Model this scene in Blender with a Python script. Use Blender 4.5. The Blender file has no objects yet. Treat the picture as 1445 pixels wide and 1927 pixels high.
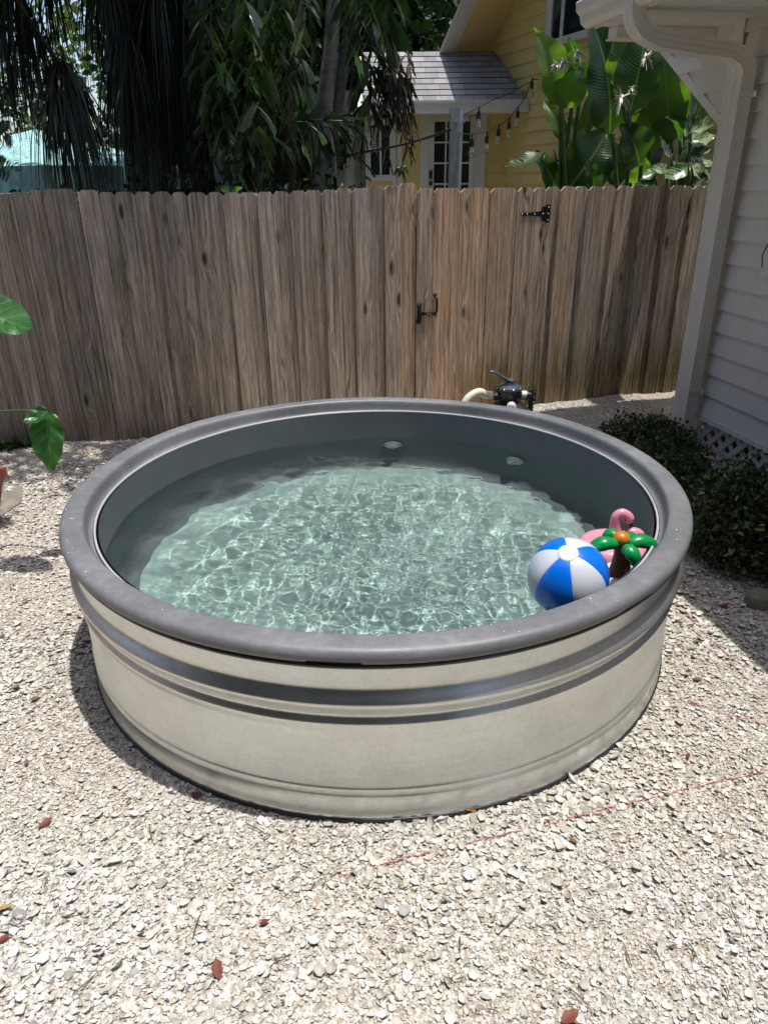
import bpy, math, random
import numpy as np
from mathutils import Vector, Matrix
random.seed(7); RNG = np.random.default_rng(11)
sc = bpy.context.scene
col = sc.collection
R = math.radians
# ------------------------------------------------------------------ camera, sky, sun, exposure
FPX, PITCH, ROLL, CAMH = 1362.16, 0.4321, -0.01222, 1.7945
def _cam_axes():
    c, s = math.cos(PITCH), math.sin(PITCH)
    fw = Vector((0, c, -s)); up = Vector((0, s, c)); r = Vector((1, 0, 0))
    cr, sr = math.cos(ROLL), math.sin(ROLL)
    return fw, cr*r + sr*up, cr*up - sr*r
FW, RT, UP = _cam_axes()
cd = bpy.data.cameras.new('camera'); cam = bpy.data.objects.new('camera', cd); col.objects.link(cam)
cam.matrix_world = Matrix(((RT.x, UP.x, -FW.x, 0), (RT.y, UP.y, -FW.y, 0), (RT.z, UP.z, -FW.z, CAMH), (0, 0, 0, 1)))
cd.sensor_fit = 'VERTICAL'; cd.sensor_height = 36; cd.sensor_width = 36
cd.lens = FPX/1927*36; cd.clip_start = .05; cd.clip_end = 500
sc.camera = cam
SUN_EL, SUN_DIR = R(81.3), Vector((.955, -.297, 0))     # direction towards the sun on the ground plan
w = bpy.data.worlds.new("World"); sc.world = w; w.use_nodes = True
nt = w.node_tree; bg = nt.nodes['Background']
sky = nt.nodes.new('ShaderNodeTexSky'); sky.sky_type = 'NISHITA'; sky.sun_disc = False
sky.sun_elevation = SUN_EL; sky.sun_rotation = math.atan2(SUN_DIR.x, SUN_DIR.y)
sky.air_density = 1.0; sky.dust_density = 2.2; sky.ozone_density = .8
nt.links.new(sky.outputs[0], bg.inputs[0]); bg.inputs[1].default_value = 0.15
sd = bpy.data.lights.new('sun', 'SUN'); sd.energy = 3.0; sd.angle = R(.53); sd.color = (1, .965, .91)
sun = bpy.data.objects.new('sun', sd); col.objects.link(sun)
tosun = Vector((SUN_DIR.x*math.cos(SUN_EL), SUN_DIR.y*math.cos(SUN_EL), math.sin(SUN_EL)))
sun.rotation_mode = 'QUATERNION'; sun.rotation_quaternion = tosun.to_track_quat('Z', 'Y'); sun.location = (1, 0, 12)
try: sd.cycles.is_caustics_light = True
except Exception: pass
vs = sc.view_settings; vs.view_transform = 'Standard'; vs.look = 'None'; vs.gamma = 1; vs.exposure = 0.57; vs.use_curve_mapping = False
cy = sc.cycles
cy.use_denoising = True
cy.max_bounces = 8; cy.diffuse_bounces = 4; cy.glossy_bounces = 4; cy.transmission_bounces = 6; cy.transparent_max_bounces = 8
cy.caustics_refractive = True; cy.caustics_reflective = False; cy.blur_glossy = .6; cy.sample_clamp_indirect = 4

# ------------------------------------------------------------------ helpers
def ray(x, y):
    return FW + (float(x)-722.5)/FPX*RT - (float(y)-963.5)/FPX*UP
CAM = Vector((0, 0, CAMH))
def atY(x, y, Y):
    d = ray(x, y); return CAM + d*(float(Y)/d.y)
def atZ(x, y, Z=0.):
    d = ray(x, y); return CAM + d*((Z-CAMH)/d.z)
def onplane(x, y, n, P0):
    d = ray(x, y); n = Vector(n); return CAM + d*(n.dot(Vector(P0)-CAM)/n.dot(d))

class MB:
    def __init__(s): s.v = []; s.f = []; s.n = 0
    def add(s, V, F):
        o = s.n; s.v += [tuple(q) for q in V]; s.f += [tuple(i+o for i in f) for f in F]; s.n += len(V); return s
    def box(s, x0, x1, y0, y1, z0, z1):
        V = [(x, y, z) for z in (z0, z1) for y in (y0, y1) for x in (x0, x1)]
        return s.add(V, [(0,2,3,1),(4,5,7,6),(0,1,5,4),(2,6,7,3),(0,4,6,2),(1,3,7,5)])
    def obox(s, c, ax, ay, az, hx, hy, hz):
        c, ax, ay, az = map(Vector, (c, ax, ay, az))
        V = [c+ax*i*hx+ay*j*hy+az*k*hz for k in (-1,1) for j in (-1,1) for i in (-1,1)]
        return s.add(V, [(0,2,3,1),(4,5,7,6),(0,1,5,4),(2,6,7,3),(0,4,6,2),(1,3,7,5)])
    def bar(s, a, b, wd, th, up=(0,0,1)):
        a, b = Vector(a), Vector(b); d = (b-a); L = d.length; d.normalize()
        y = Vector(up).cross(d).normalized(); z = d.cross(y)
        return s.obox((a+b)/2, d, y, z, L/2, wd/2, th/2)
    def tube(s, P, r, n=10, caps=True, sx=1., up=None):
        P = [Vector(q) for q in P]; m = len(P)
        if not hasattr(r, '__len__'): r = [r]*m
        r = [float(q) for q in r]; sx = float(sx); o = s.n; V = []; nrm = None
        for i in range(m):
            t = (P[min(i+1, m-1)]-P[max(i-1, 0)]); t.normalize()
            if nrm is None:
                nrm = Vector(up) if up else (Vector((0,0,1)) if abs(t.z) < .9 else Vector((1,0,0)))
            nrm = (nrm - t*nrm.dot(t)).normalized(); b = t.cross(nrm)
            for k in range(n):
                a = 2*math.pi*k/n; V.append(P[i] + r[i]*(math.cos(a)*nrm + sx*math.sin(a)*b))
        F = [(i*n+k, i*n+(k+1) % n, (i+1)*n+(k+1) % n, (i+1)*n+k) for i in range(m-1) for k in range(n)]
        if caps:
            F += [tuple(range(n-1, -1, -1)), tuple((m-1)*n+k for k in range(n))]
        return s.add(V, F)
    def lathe(s, prof, c=(0,0,0), n=48, axis=None, a0=0, a1=2*math.pi, fn=None):
        c = Vector(c); full = abs(a1-a0-2*math.pi) < 1e-6; m = len(prof)
        if axis is None: M = Matrix.Identity(3)
        else: M = Vector(axis).to_track_quat('Z', 'Y').to_matrix()
        nn = n if full else n+1; V = []
        for k in range(nn):
            a = a0+(a1-a0)*k/n
            for j, (r, z) in enumerate(prof):
                if fn: r, z = fn(j, r, z, a)
                V.append(c + M @ Vector((r*math.cos(a), r*math.sin(a), z)))
        F = []
        for k in range(n):
            k2 = (k+1) % nn
            for j in range(m-1): F.append((k*m+j, k2*m+j, k2*m+j+1, k*m+j+1))
        return s.add(V, F)
    def ball(s, c, r, n=16, sc3=(1,1,1), M=None):
        prof = [(max(math.sin(math.pi*j/n), 1e-4), -math.cos(math.pi*j/n)) for j in range(n+1)]
        o = s.n; t = MB().lathe(prof, n=2*n)
        M = M or Matrix.Identity(3)
        return s.add([Vector(c) + M @ Vector((q[0]*r*sc3[0], q[1]*r*sc3[1], q[2]*r*sc3[2])) for q in t.v], t.f)
    def build(s, name, mat, parent=None, smooth=False, angle=None, M=None):
        me = bpy.data.meshes.new(name); me.from_pydata(s.v, [], s.f); me.update()
        return link(name, me, mat, parent, smooth, angle, M)
def link(name, me, mat, parent=None, smooth=False, angle=None, M=None):
    o = bpy.data.objects.new(name, me); col.objects.link(o)
    if mat: me.materials.append(mat)
    if smooth:
        me.polygons.foreach_set('use_smooth', [True]*len(me.polygons))
        if angle:
            try: me.set_sharp_from_angle(angle=R(angle))
            except Exception: pass
    if M is not None: o.matrix_world = M
    if parent: o.parent = parent
    return o
def npmesh(name, V, F, mat, parent=None, smooth=False, k=None):
    """V (n,3); F (m,k) int array"""
    V = np.asarray(V, dtype=np.float32); F = np.asarray(F, dtype=np.int32); k = F.shape[1]
    me = bpy.data.meshes.new(name); me.vertices.add(len(V)); me.vertices.foreach_set('co', V.ravel())
    me.loops.add(F.size); me.loops.foreach_set('vertex_index', F.ravel())
    me.polygons.add(len(F)); me.polygons.foreach_set('loop_start', np.arange(0, F.size, k, dtype=np.int32))
    try: me.polygons.foreach_set('loop_total', np.full(len(F), k, dtype=np.int32))
    except Exception: pass
    if smooth: me.polygons.foreach_set('use_smooth', np.ones(len(F), dtype=bool))
    me.update(calc_edges=True)
    return link(name, me, mat, parent)
def thing(name, label, cat, loc=(0,0,0), rz=0., group=None):
    o = bpy.data.objects.new(name, None); col.objects.link(o); o.empty_display_size = .1
    o.matrix_world = Matrix.Translation(Vector(loc)) @ Matrix.Rotation(rz, 4, 'Z')
    o['label'] = label; o['category'] = cat
    if group: o['group'] = group
    return o
def W(o, parent):
    """parent o (built in world coordinates) keeping its place"""
    mw = o.matrix_world.copy(); o.parent = parent; o.matrix_parent_inverse = parent.matrix_world.inverted(); return o
def tag(o, label, cat, group=None, kind=None):
    o['label'] = label; o['category'] = cat
    if group: o['group'] = group
    if kind: o['kind'] = kind
    return o
def struct(o, kind='structure'): o['kind'] = kind; return o
def smoothpath(P, n=8):
    P = [Vector(q) for q in P]; out = []
    for i in range(len(P)-1):
        p0, p1, p2, p3 = P[max(i-1,0)], P[i], P[i+1], P[min(i+2, len(P)-1)]
        for j in range(n):
            t = j/n
            out.append(.5*((2*p1)+(p2-p0)*t+(2*p0-5*p1+4*p2-p3)*t*t+(3*p1-p0-3*p2+p3)*t**3))
    out.append(P[-1]); return out

# ------------------------------------------------------------------ materials
MATS = {}
def nodes(name):
    m = bpy.data.materials.new(name); m.use_nodes = True; t = m.node_tree
    return m, t, t.nodes['Principled BSDF']
class G:
    """tiny node graph helper"""
    def __init__(s, t): s.t = t
    def n(s, typ, **kw):
        x = s.t.nodes.new('ShaderNode'+typ)
        for k, v in kw.items():
            if k == 'i':
                for a, b in v.items():
                    if isinstance(b, bpy.types.NodeSocket): s.t.links.new(b, x.inputs[a])
                    else: x.inputs[a].default_value = b
            else: setattr(x, k, v)
        return x
    def m(s, op, a, b=None, c=None, clamp=False):
        x = s.t.nodes.new('ShaderNodeMath'); x.operation = op; x.use_clamp = clamp
        for i, q in enumerate((a, b, c)):
            if q is None: continue
            if isinstance(q, bpy.types.NodeSocket): s.t.links.new(q, x.inputs[i])
            else: x.inputs[i].default_value = q
        return x.outputs[0]
    def noise(s, vec, scale, detail=4, rough=.5, dist=0.):
        x = s.n('TexNoise', i={'Scale': scale, 'Detail': detail, 'Roughness': rough, 'Distortion': dist})
        if vec is not None: s.t.links.new(vec, x.inputs['Vector'])
        return x.outputs['Fac']
    def ramp(s, fac, stops):
        x = s.t.nodes.new('ShaderNodeValToRGB'); e = x.color_ramp.elements
        while len(e) < len(stops): e.new(.5)
        for q, (p_, c_) in zip(e, stops):
            q.position = p_; q.color = (c_ if hasattr(c_, '__len__') else (c_,)*3)[:3] + (1,) if hasattr(c_, '__len__') else (c_, c_, c_, 1)
        s.t.links.new(fac, x.inputs[0]); return x.outputs[0]
    def mix(s, fac, a, b, typ='MIX'):
        x = s.t.nodes.new('ShaderNodeMix'); x.data_type = 'RGBA'; x.blend_type = typ
        for i, q in ((0, fac), (6, a), (7, b)):
            if isinstance(q, bpy.types.NodeSocket): s.t.links.new(q, x.inputs[i])
            else: x.inputs[i].default_value = (tuple(q)+(1,) if hasattr(q, '__len__') else q)
        return x.outputs[2]
    def bump(s, h, strength=.3, dist=.01, bsdf=None):
        x = s.t.nodes.new('ShaderNodeBump'); x.inputs['Strength'].default_value = strength; x.inputs['Distance'].default_value = dist
        s.t.links.new(h, x.inputs['Height'])
        if bsdf: s.t.links.new(x.outputs[0], bsdf.inputs['Normal'])
        return x.outputs[0]
    def mapping(s, vec, sc=(1,1,1), loc=(0,0,0)):
        x = s.n('Mapping'); x.inputs['Scale'].default_value = sc; x.inputs['Location'].default_value = loc
        s.t.links.new(vec, x.inputs[0]); return x.outputs[0]
    @property
    def obj(s): return s.n('TexCoord').outputs['Object']
    @property
    def pos(s): return s.n('NewGeometry').outputs['Position']
    @property
    def rnd(s): return s.n('NewGeometry').outputs['Random Per Island']
def simple(name, color, rough=.5, metal=0., var=.0, vscale=8., bump=0., bscale=60., spec=.5, coat=0., trans=0., sss=0.):
    m, t, b = nodes(name); g = G(t)
    b.inputs['Base Color'].default_value = (*color, 1); b.inputs['Roughness'].default_value = rough
    b.inputs['Metallic'].default_value = metal; b.inputs['Specular IOR Level'].default_value = spec
    b.inputs['Coat Weight'].default_value = coat; b.inputs['Transmission Weight'].default_value = trans
    if sss: b.inputs['Subsurface Weight'].default_value = sss; b.inputs['Subsurface Radius'].default_value = (.02, .02, .02)
    v = g.obj
    if var:
        c = g.ramp(g.noise(v, vscale, 6, .6), [(.3, tuple(q*(1-var) for q in color)), (.7, tuple(min(1, q*(1+var)) for q in color))])
        t.links.new(c, b.inputs['Base Color'])
    if bump: g.bump(g.noise(v, bscale, 5, .6), bump, .004, b)
    return m
def leafmat(name, cols, rough=.45, trans=.25, spec=.4, veins=False, scale=6.):
    """foliage: colour per leaf, some light passes through"""
    m, t, b = nodes(name); g = G(t)
    fac = g.m('ADD', g.m('MULTIPLY', g.rnd, .75), g.m('MULTIPLY', g.noise(g.pos, scale, 3), .3), clamp=True)
    c = g.ramp(fac, [(i/(len(cols)-1)*.9+.05, q) for i, q in enumerate(cols)])
    t.links.new(c, b.inputs['Base Color']); b.inputs['Roughness'].default_value = rough
    b.inputs['Specular IOR Level'].default_value = spec
    tr = g.n('BsdfTranslucent'); c2 = g.mix(1., c, (1.0, 1.5, .35), 'MULTIPLY'); t.links.new(c2, tr.inputs[0])
    mx = g.n('MixShader'); mx.inputs[0].default_value = trans
    t.links.new(b.outputs[0], mx.inputs[1]); t.links.new(tr.outputs[0], mx.inputs[2])
    t.links.new(mx.outputs[0], t.nodes['Material Output'].inputs[0])
    return m

def wood_mat(name='weathered_wood'):
    m, t, b = nodes(name); g = G(t)
    tc = g.obj; rnd = g.rnd
    off = g.n('CombineXYZ', i={0: g.m('MULTIPLY', rnd, 37.), 1: 0., 2: g.m('MULTIPLY', rnd, 91.)}).outputs[0]
    v = g.n('VectorMath', operation='ADD', i={0: tc, 1: off}).outputs[0]
    # knots
    vk = g.mapping(v, (8.5, .01, 2.6))
    vor = g.n('TexVoronoi', i={'Vector': vk, 'Scale': 1., 'Randomness': .95}); vor.voronoi_dimensions = '3D'
    kd = vor.outputs['Distance']
    kcol = g.n('SeparateXYZ', i={0: vor.outputs['Color']}).outputs[0]
    on = g.m('GREATER_THAN', kcol, .30)
    bulge = g.m('MULTIPLY', g.m('POWER', g.m('SUBTRACT', 1., g.m('MULTIPLY', kd, 1.6, clamp=True), clamp=True), 2.), on)
    # grain: stretched along z, deflected around the knots
    wob = g.noise(g.mapping(v, (5., 1., 1.1)), 1., 3, .5)
    sx = g.n('SeparateXYZ', i={0: v})
    gx = g.m('ADD', g.m('MULTIPLY', sx.outputs[0], 62.), g.m('ADD', g.m('MULTIPLY', bulge, 4.5), g.m('MULTIPLY', wob, 1.7)))
    gv = g.n('CombineXYZ', i={0: gx, 1: 0., 2: g.m('MULTIPLY', sx.outputs[2], 1.6)}).outputs[0]
    grain = g.noise(gv, 1., 6, .62)
    rings = g.m('ABSOLUTE', g.m('SINE', g.m('MULTIPLY', gx, 1.35)))
    fine = g.noise(g.mapping(v, (420., 1., 9.)), 1., 4, .6)
    patch = g.noise(g.mapping(v, (4., 1., 1.6)), 1., 4, .55)
    weath = g.noise(g.mapping(v, (55., 1., 3.2)), 1., 5, .7)
    f = g.m('ADD', g.m('MULTIPLY', grain, .62), g.m('ADD', g.m('MULTIPLY', rings, .07), g.m('ADD', g.m('MULTIPLY', fine, .58), g.m('MULTIPLY', weath, .42))))
    f = g.m('SUBTRACT', f, .34)
    c = g.ramp(f, [(.22, (.045, .032, .024)), (.36, (.19, .152, .117)), (.50, (.39, .325, .262)), (.70, (.68, .59, .50))])
    c = g.mix(g.ramp(patch, [(.42, 0.), (.68, .55)]), c, g.mix(1., c, (.72, .82, .88), 'MULTIPLY'))
    # board tone
    tone = g.ramp(g.m('FRACT', g.m('MULTIPLY', rnd, 7.31)), [(0., (.74, .72, .70)), (.3, (1.18, 1.15, 1.12)), (.6, (.90, .86, .82)), (.8, (1.3, 1.26, 1.21)), (1., (1.34, 1.10, .90))])
    c = g.mix(1., c, tone, 'MULTIPLY')
    # knots dark
    km = g.m('MULTIPLY', g.ramp(g.m('ADD', kd, g.m('MULTIPLY', fine, .04)), [(.09, 1.), (.20, 0.)]), on)
    c = g.mix(g.m('MULTIPLY', km, .85), c, (.035, .02, .012))
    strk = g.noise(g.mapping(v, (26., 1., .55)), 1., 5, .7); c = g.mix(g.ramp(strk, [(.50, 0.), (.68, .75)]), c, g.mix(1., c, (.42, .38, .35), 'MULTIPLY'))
    pale = g.noise(g.mapping(v, (17., 1., .8), (5., 0., 3.)), 1., 5, .7); c = g.mix(g.ramp(pale, [(.52, 0.), (.70, .6)]), c, g.mix(1., c, (1.5, 1.42, 1.32), 'MULTIPLY'))
    # regional stains: new warm boards on the gate, green algae low near the gate, dirt at the foot
    s3 = g.n('SeparateXYZ', i={0: tc}); X, Z = s3.outputs[0], s3.outputs[2]
    nz = g.noise(g.mapping(tc, (13., 1., 1.8)), 1., 5, .65)
    warm = g.m('MULTIPLY', g.m('SUBTRACT', 1., g.m('MULTIPLY', g.m('ABSOLUTE', g.m('SUBTRACT', X, .72)), 1.9), clamp=True), .7)
    c = g.mix(warm, c, g.mix(1., c, (1.36, 1.07, .83), 'MULTIPLY'))
    low = g.m('SUBTRACT', 1., g.m('MULTIPLY', g.m('SUBTRACT', Z, .0), 1.15), clamp=True)
    right = g.m('MULTIPLY', g.m('SUBTRACT', X, .1), 1.2, clamp=True)
    alg = g.ramp(g.m('ADD', g.m('MULTIPLY', g.m('MULTIPLY', low, right), 1.1), g.m('MULTIPLY', g.m('SUBTRACT', nz, .5), 1.5)), [(.32, 0.), (.75, .8)])
    c = g.mix(alg, c, g.mix(1., c, (.42, .40, .20), 'MULTIPLY'))
    left = g.m('MULTIPLY', g.m('SUBTRACT', .1, X), .8, clamp=True)
    dirt = g.ramp(g.m('ADD', g.m('MULTIPLY', g.m('MULTIPLY', low, left), .8), g.m('MULTIPLY', g.m('SUBTRACT', nz, .5), .9)), [(.45, 0.), (1., .75)])
    c = g.mix(dirt, c, g.mix(1., c, (.30, .25, .22), 'MULTIPLY'))
    t.links.new(c, b.inputs['Base Color']); b.inputs['Roughness'].default_value = .85; b.inputs['Specular IOR Level'].default_value = .2
    gl = g.m('MULTIPLY', g.m('SUBTRACT', .9, X), .45, clamp=True); c = g.mix(g.m('MULTIPLY', gl, .8), c, g.mix(1., c, (.74, .75, .76), 'MULTIPLY'))  # greyer, darker boards to the left: weathering and tree shade put into the colour
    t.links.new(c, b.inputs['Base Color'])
    h = g.m('ADD', g.m('MULTIPLY', grain, .5), g.m('ADD', g.m('MULTIPLY', fine, .5), g.m('MULTIPLY', km, -1.)))
    g.bump(h, .55, .0025, b)
    return m
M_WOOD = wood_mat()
def galv_mat():
    m, t, b = nodes('galvanized_steel'); g = G(t); v = g.pos
    sp = g.n('SeparateXYZ', i={0: v})
    ang = g.m('ARCTAN2', g.m('SUBTRACT', sp.outputs[1], 2.834), g.m('SUBTRACT', sp.outputs[0], -.03))
    cv = g.n('CombineXYZ', i={0: g.m('MULTIPLY', ang, 1.2), 1: 0., 2: sp.outputs[2]}).outputs[0]
    n1 = g.noise(cv, 7., 5, .55); n2 = g.noise(g.mapping(cv, (3, 1, 42)), 1., 4, .6); n3 = g.noise(g.mapping(cv, (90, 1, 300)), 1., 3, .6)
    f = g.m('ADD', g.m('MULTIPLY', n1, .5), g.m('ADD', g.m('MULTIPLY', n2, .3), g.m('MULTIPLY', n3, .3)))
    c = g.ramp(f, [(.28, (.57, .59, .58)), (.5, (.71, .73, .715)), (.75, (.81, .83, .81))])
    sv = g.n('TexVoronoi', i={'Vector': g.mapping(cv, (1, 1, 1)), 'Scale': 75.}); sg = g.n('SeparateXYZ', i={0: sv.outputs['Color']}).outputs[0]
    c = g.mix(1., c, g.ramp(sg, [(0., .955), (1., 1.03)]), 'MULTIPLY')
    spot = g.ramp(g.noise(g.mapping(cv, (60, 1, 130)), 1., 2, .5), [(.69, 0.), (.76, .5)])
    c = g.mix(spot, c, (.16, .15, .13))
    low = g.m('SUBTRACT', 1., g.m('MULTIPLY', sp.outputs[2], 26.), clamp=True)
    grime = g.ramp(g.m('ADD', low, g.m('MULTIPLY', g.m('SUBTRACT', g.noise(g.mapping(cv, (22, 1, 9)), 1., 5, .6), .5), 1.8)), [(.35, 0.), (.95, .9)])
    c = g.mix(grime, c, (.035, .03, .025))
    t.links.new(c, b.inputs['Base Color']); b.inputs['Metallic'].default_value = .92
    t.links.new(g.ramp(f, [(.3, .27), (.8, .42)]), b.inputs['Roughness'])
    hb = g.m('ADD', g.m('MULTIPLY', g.noise(g.mapping(cv, (2.2, 1, 4)), 1., 3, .5), 1.), g.m('MULTIPLY', n3, .012))
    g.bump(hb, .35, .012, b)
    return m
M_GALV = galv_mat()
def rim_mat():
    m, t, b = nodes('grey_poly_rim'); g = G(t); v = g.pos
    n = g.noise(v, 3.5, 6, .6); s = g.noise(g.mapping(v, (30, 30, 90)), 1., 5, .7)
    c = g.ramp(g.m('ADD', g.m('MULTIPLY', n, .6), g.m('MULTIPLY', s, .4)), [(.32, (.115, .118, .126)), (.52, (.165, .168, .18)), (.72, (.25, .252, .265))])
    sc_ = g.ramp(g.noise(v, 14., 8, .75, .6), [(.62, 0.), (.78, .35)])
    c = g.mix(sc_, c, (.36, .36, .39))
    t.links.new(c, b.inputs['Base Color']); t.links.new(g.ramp(n, [(.3, .38), (.7, .58)]), b.inputs['Roughness'])
    g.bump(g.m('ADD', g.noise(v, 9., 3), g.m('MULTIPLY', g.noise(v, 160., 3), .05)), .25, .006, b)
    return m
M_RIM = rim_mat()
M_LIN = simple('grey_liner', (.135, .145, .16), .55, var=.10, vscale=4, bump=.05, bscale=40)
M_FLOOR = simple('pool_floor', (.345, .435, .41), .6, var=.05, vscale=6)
M_BLACK = simple('black_plastic', (.022, .025, .03), .38, var=.15, vscale=20, bump=.03)
M_BLACKM = simple('black_painted_iron', (.012, .012, .014), .45, var=.2, vscale=30, bump=.1)
M_STEEL = simple('zinc_steel', (.55, .58, .60), .38, .9, var=.12, vscale=12)
M_WHITEP = simple('white_plastic', (.84, .85, .82), .4, var=.04)
M_HOSE = simple('cream_hose', (.70, .68, .58), .45, var=.05)

def shell_mat():
    m, t, b = nodes('seashell'); g = G(t)
    r = g.rnd; n = g.noise(g.pos, 170., 4, .6); big = g.noise(g.pos, 1.3, 3, .5)
    c = g.ramp(r, [(0., (.29, .28, .255)), (.10, (.465, .44, .39)), (.4, (.575, .56, .515)), (.75, (.66, .655, .62)), (.985, (.76, .76, .745)), (1., (.2, .2, .21))])
    c = g.mix(g.ramp(n, [(.35, .35), (.65, 0.)]), c, g.mix(1., c, (.62, .57, .50), 'MULTIPLY'))
    c = g.mix(g.ramp(big, [(.35, .0), (.7, .35)]), c, g.mix(1., c, (.86, .78, .68), 'MULTIPLY'))
    t.links.new(c, b.inputs['Base Color']); b.inputs['Roughness'].default_value = .62; b.inputs['Specular IOR Level'].default_value = .3
    g.bump(g.noise(g.pos, 420., 3, .6), .3, .001, b)
    return m
M_SHELL = shell_mat()
def ground_mat():
    m, t, b = nodes('crushed_shell_ground'); g = G(t); v = g.pos
    vo = g.n('TexVoronoi', i={'Vector': g.mapping(v, (1, 1, .3)), 'Scale': 120.}); vo2 = g.n('TexVoronoi', i={'Vector': v, 'Scale': 260.})
    c1 = g.n('SeparateXYZ', i={0: vo.outputs['Color']}).outputs[0]; c2 = g.n('SeparateXYZ', i={0: vo2.outputs['Color']}).outputs[1]
    f = g.m('ADD', g.m('MULTIPLY', c1, .55), g.m('MULTIPLY', c2, .45))
    c = g.ramp(f, [(.1, (.20, .17, .135)), (.4, (.42, .37, .31)), (.7, (.58, .53, .47)), (.95, (.74, .71, .66))])
    c = g.mix(1., c, g.ramp(g.noise(v, 2.2, 4), [(.3, (.78, .72, .64)), (.7, (1., 1., 1.))]), 'MULTIPLY')
    sy = g.n('SeparateXYZ', i={0: v})
    beyond = g.m('GREATER_THAN', g.m('SUBTRACT', sy.outputs[1], g.m('MULTIPLY', sy.outputs[0], .2)), 5.66)
    soil = g.ramp(g.noise(v, 6., 6), [(.3, (.03, .025, .018)), (.7, (.09, .075, .05))])
    c = g.mix(beyond, c, soil)
    t.links.new(c, b.inputs['Base Color']); b.inputs['Roughness'].default_value = .9
    h = g.m('ADD', g.m('MULTIPLY', vo.outputs['Distance'], -1.), g.m('MULTIPLY', vo2.outputs['Distance'], -.5))
    g.bump(h, .8, .006, b)
    return m

# ------------------------------------------------------------------ ground
AL = math.atan(.2); E1 = Vector((math.cos(AL), math.sin(AL), 0)); E2 = Vector((-math.sin(AL), math.cos(AL), 0))
TC = Vector((-.03, 2.834, 0))
def gz_np(X, Y):
    d = (Y-.2*X)
    z = .10*np.clip((d-4.75)/.9, 0, 1)**2*(3-2*np.clip((d-4.75)/.9, 0, 1))*np.clip((X-.7)/1.2, 0, 1)
    z = z+.05*np.clip((d-4.6)/.9, 0, 1)*np.clip((-1.6-X)/1., 0, 1)
    und = .012*np.sin(X*3.1+1)*np.cos(Y*2.7)+.006*np.sin(X*7.3+Y*5.1)
    far = np.clip((np.hypot(X-TC.x, Y-TC.y)-1.3)/.5, 0, 1)
    return z+und*far*.8
def gz(x, y): return float(gz_np(np.array(x), np.array(y)))
xs = np.concatenate([[-80, -40, -20, -10, -6], np.arange(-4, 4.01, .08), [6, 10, 20, 40, 80]])
ys = np.concatenate([[-40, -15, -6, -2], np.arange(-.5, 7.01, .08), [9, 14, 25, 50, 120]])
XX, YY = np.meshgrid(xs, ys); V = np.stack([XX.ravel(), YY.ravel(), gz_np(XX, YY).ravel()], 1)
nx = len(xs); I = (np.arange(len(ys)-1)[:, None]*nx+np.arange(nx-1)[None]).ravel()
go = npmesh('ground', V, np.stack([I, I+1, I+nx+1, I+nx], 1), ground_mat(), smooth=True); struct(go)

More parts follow.
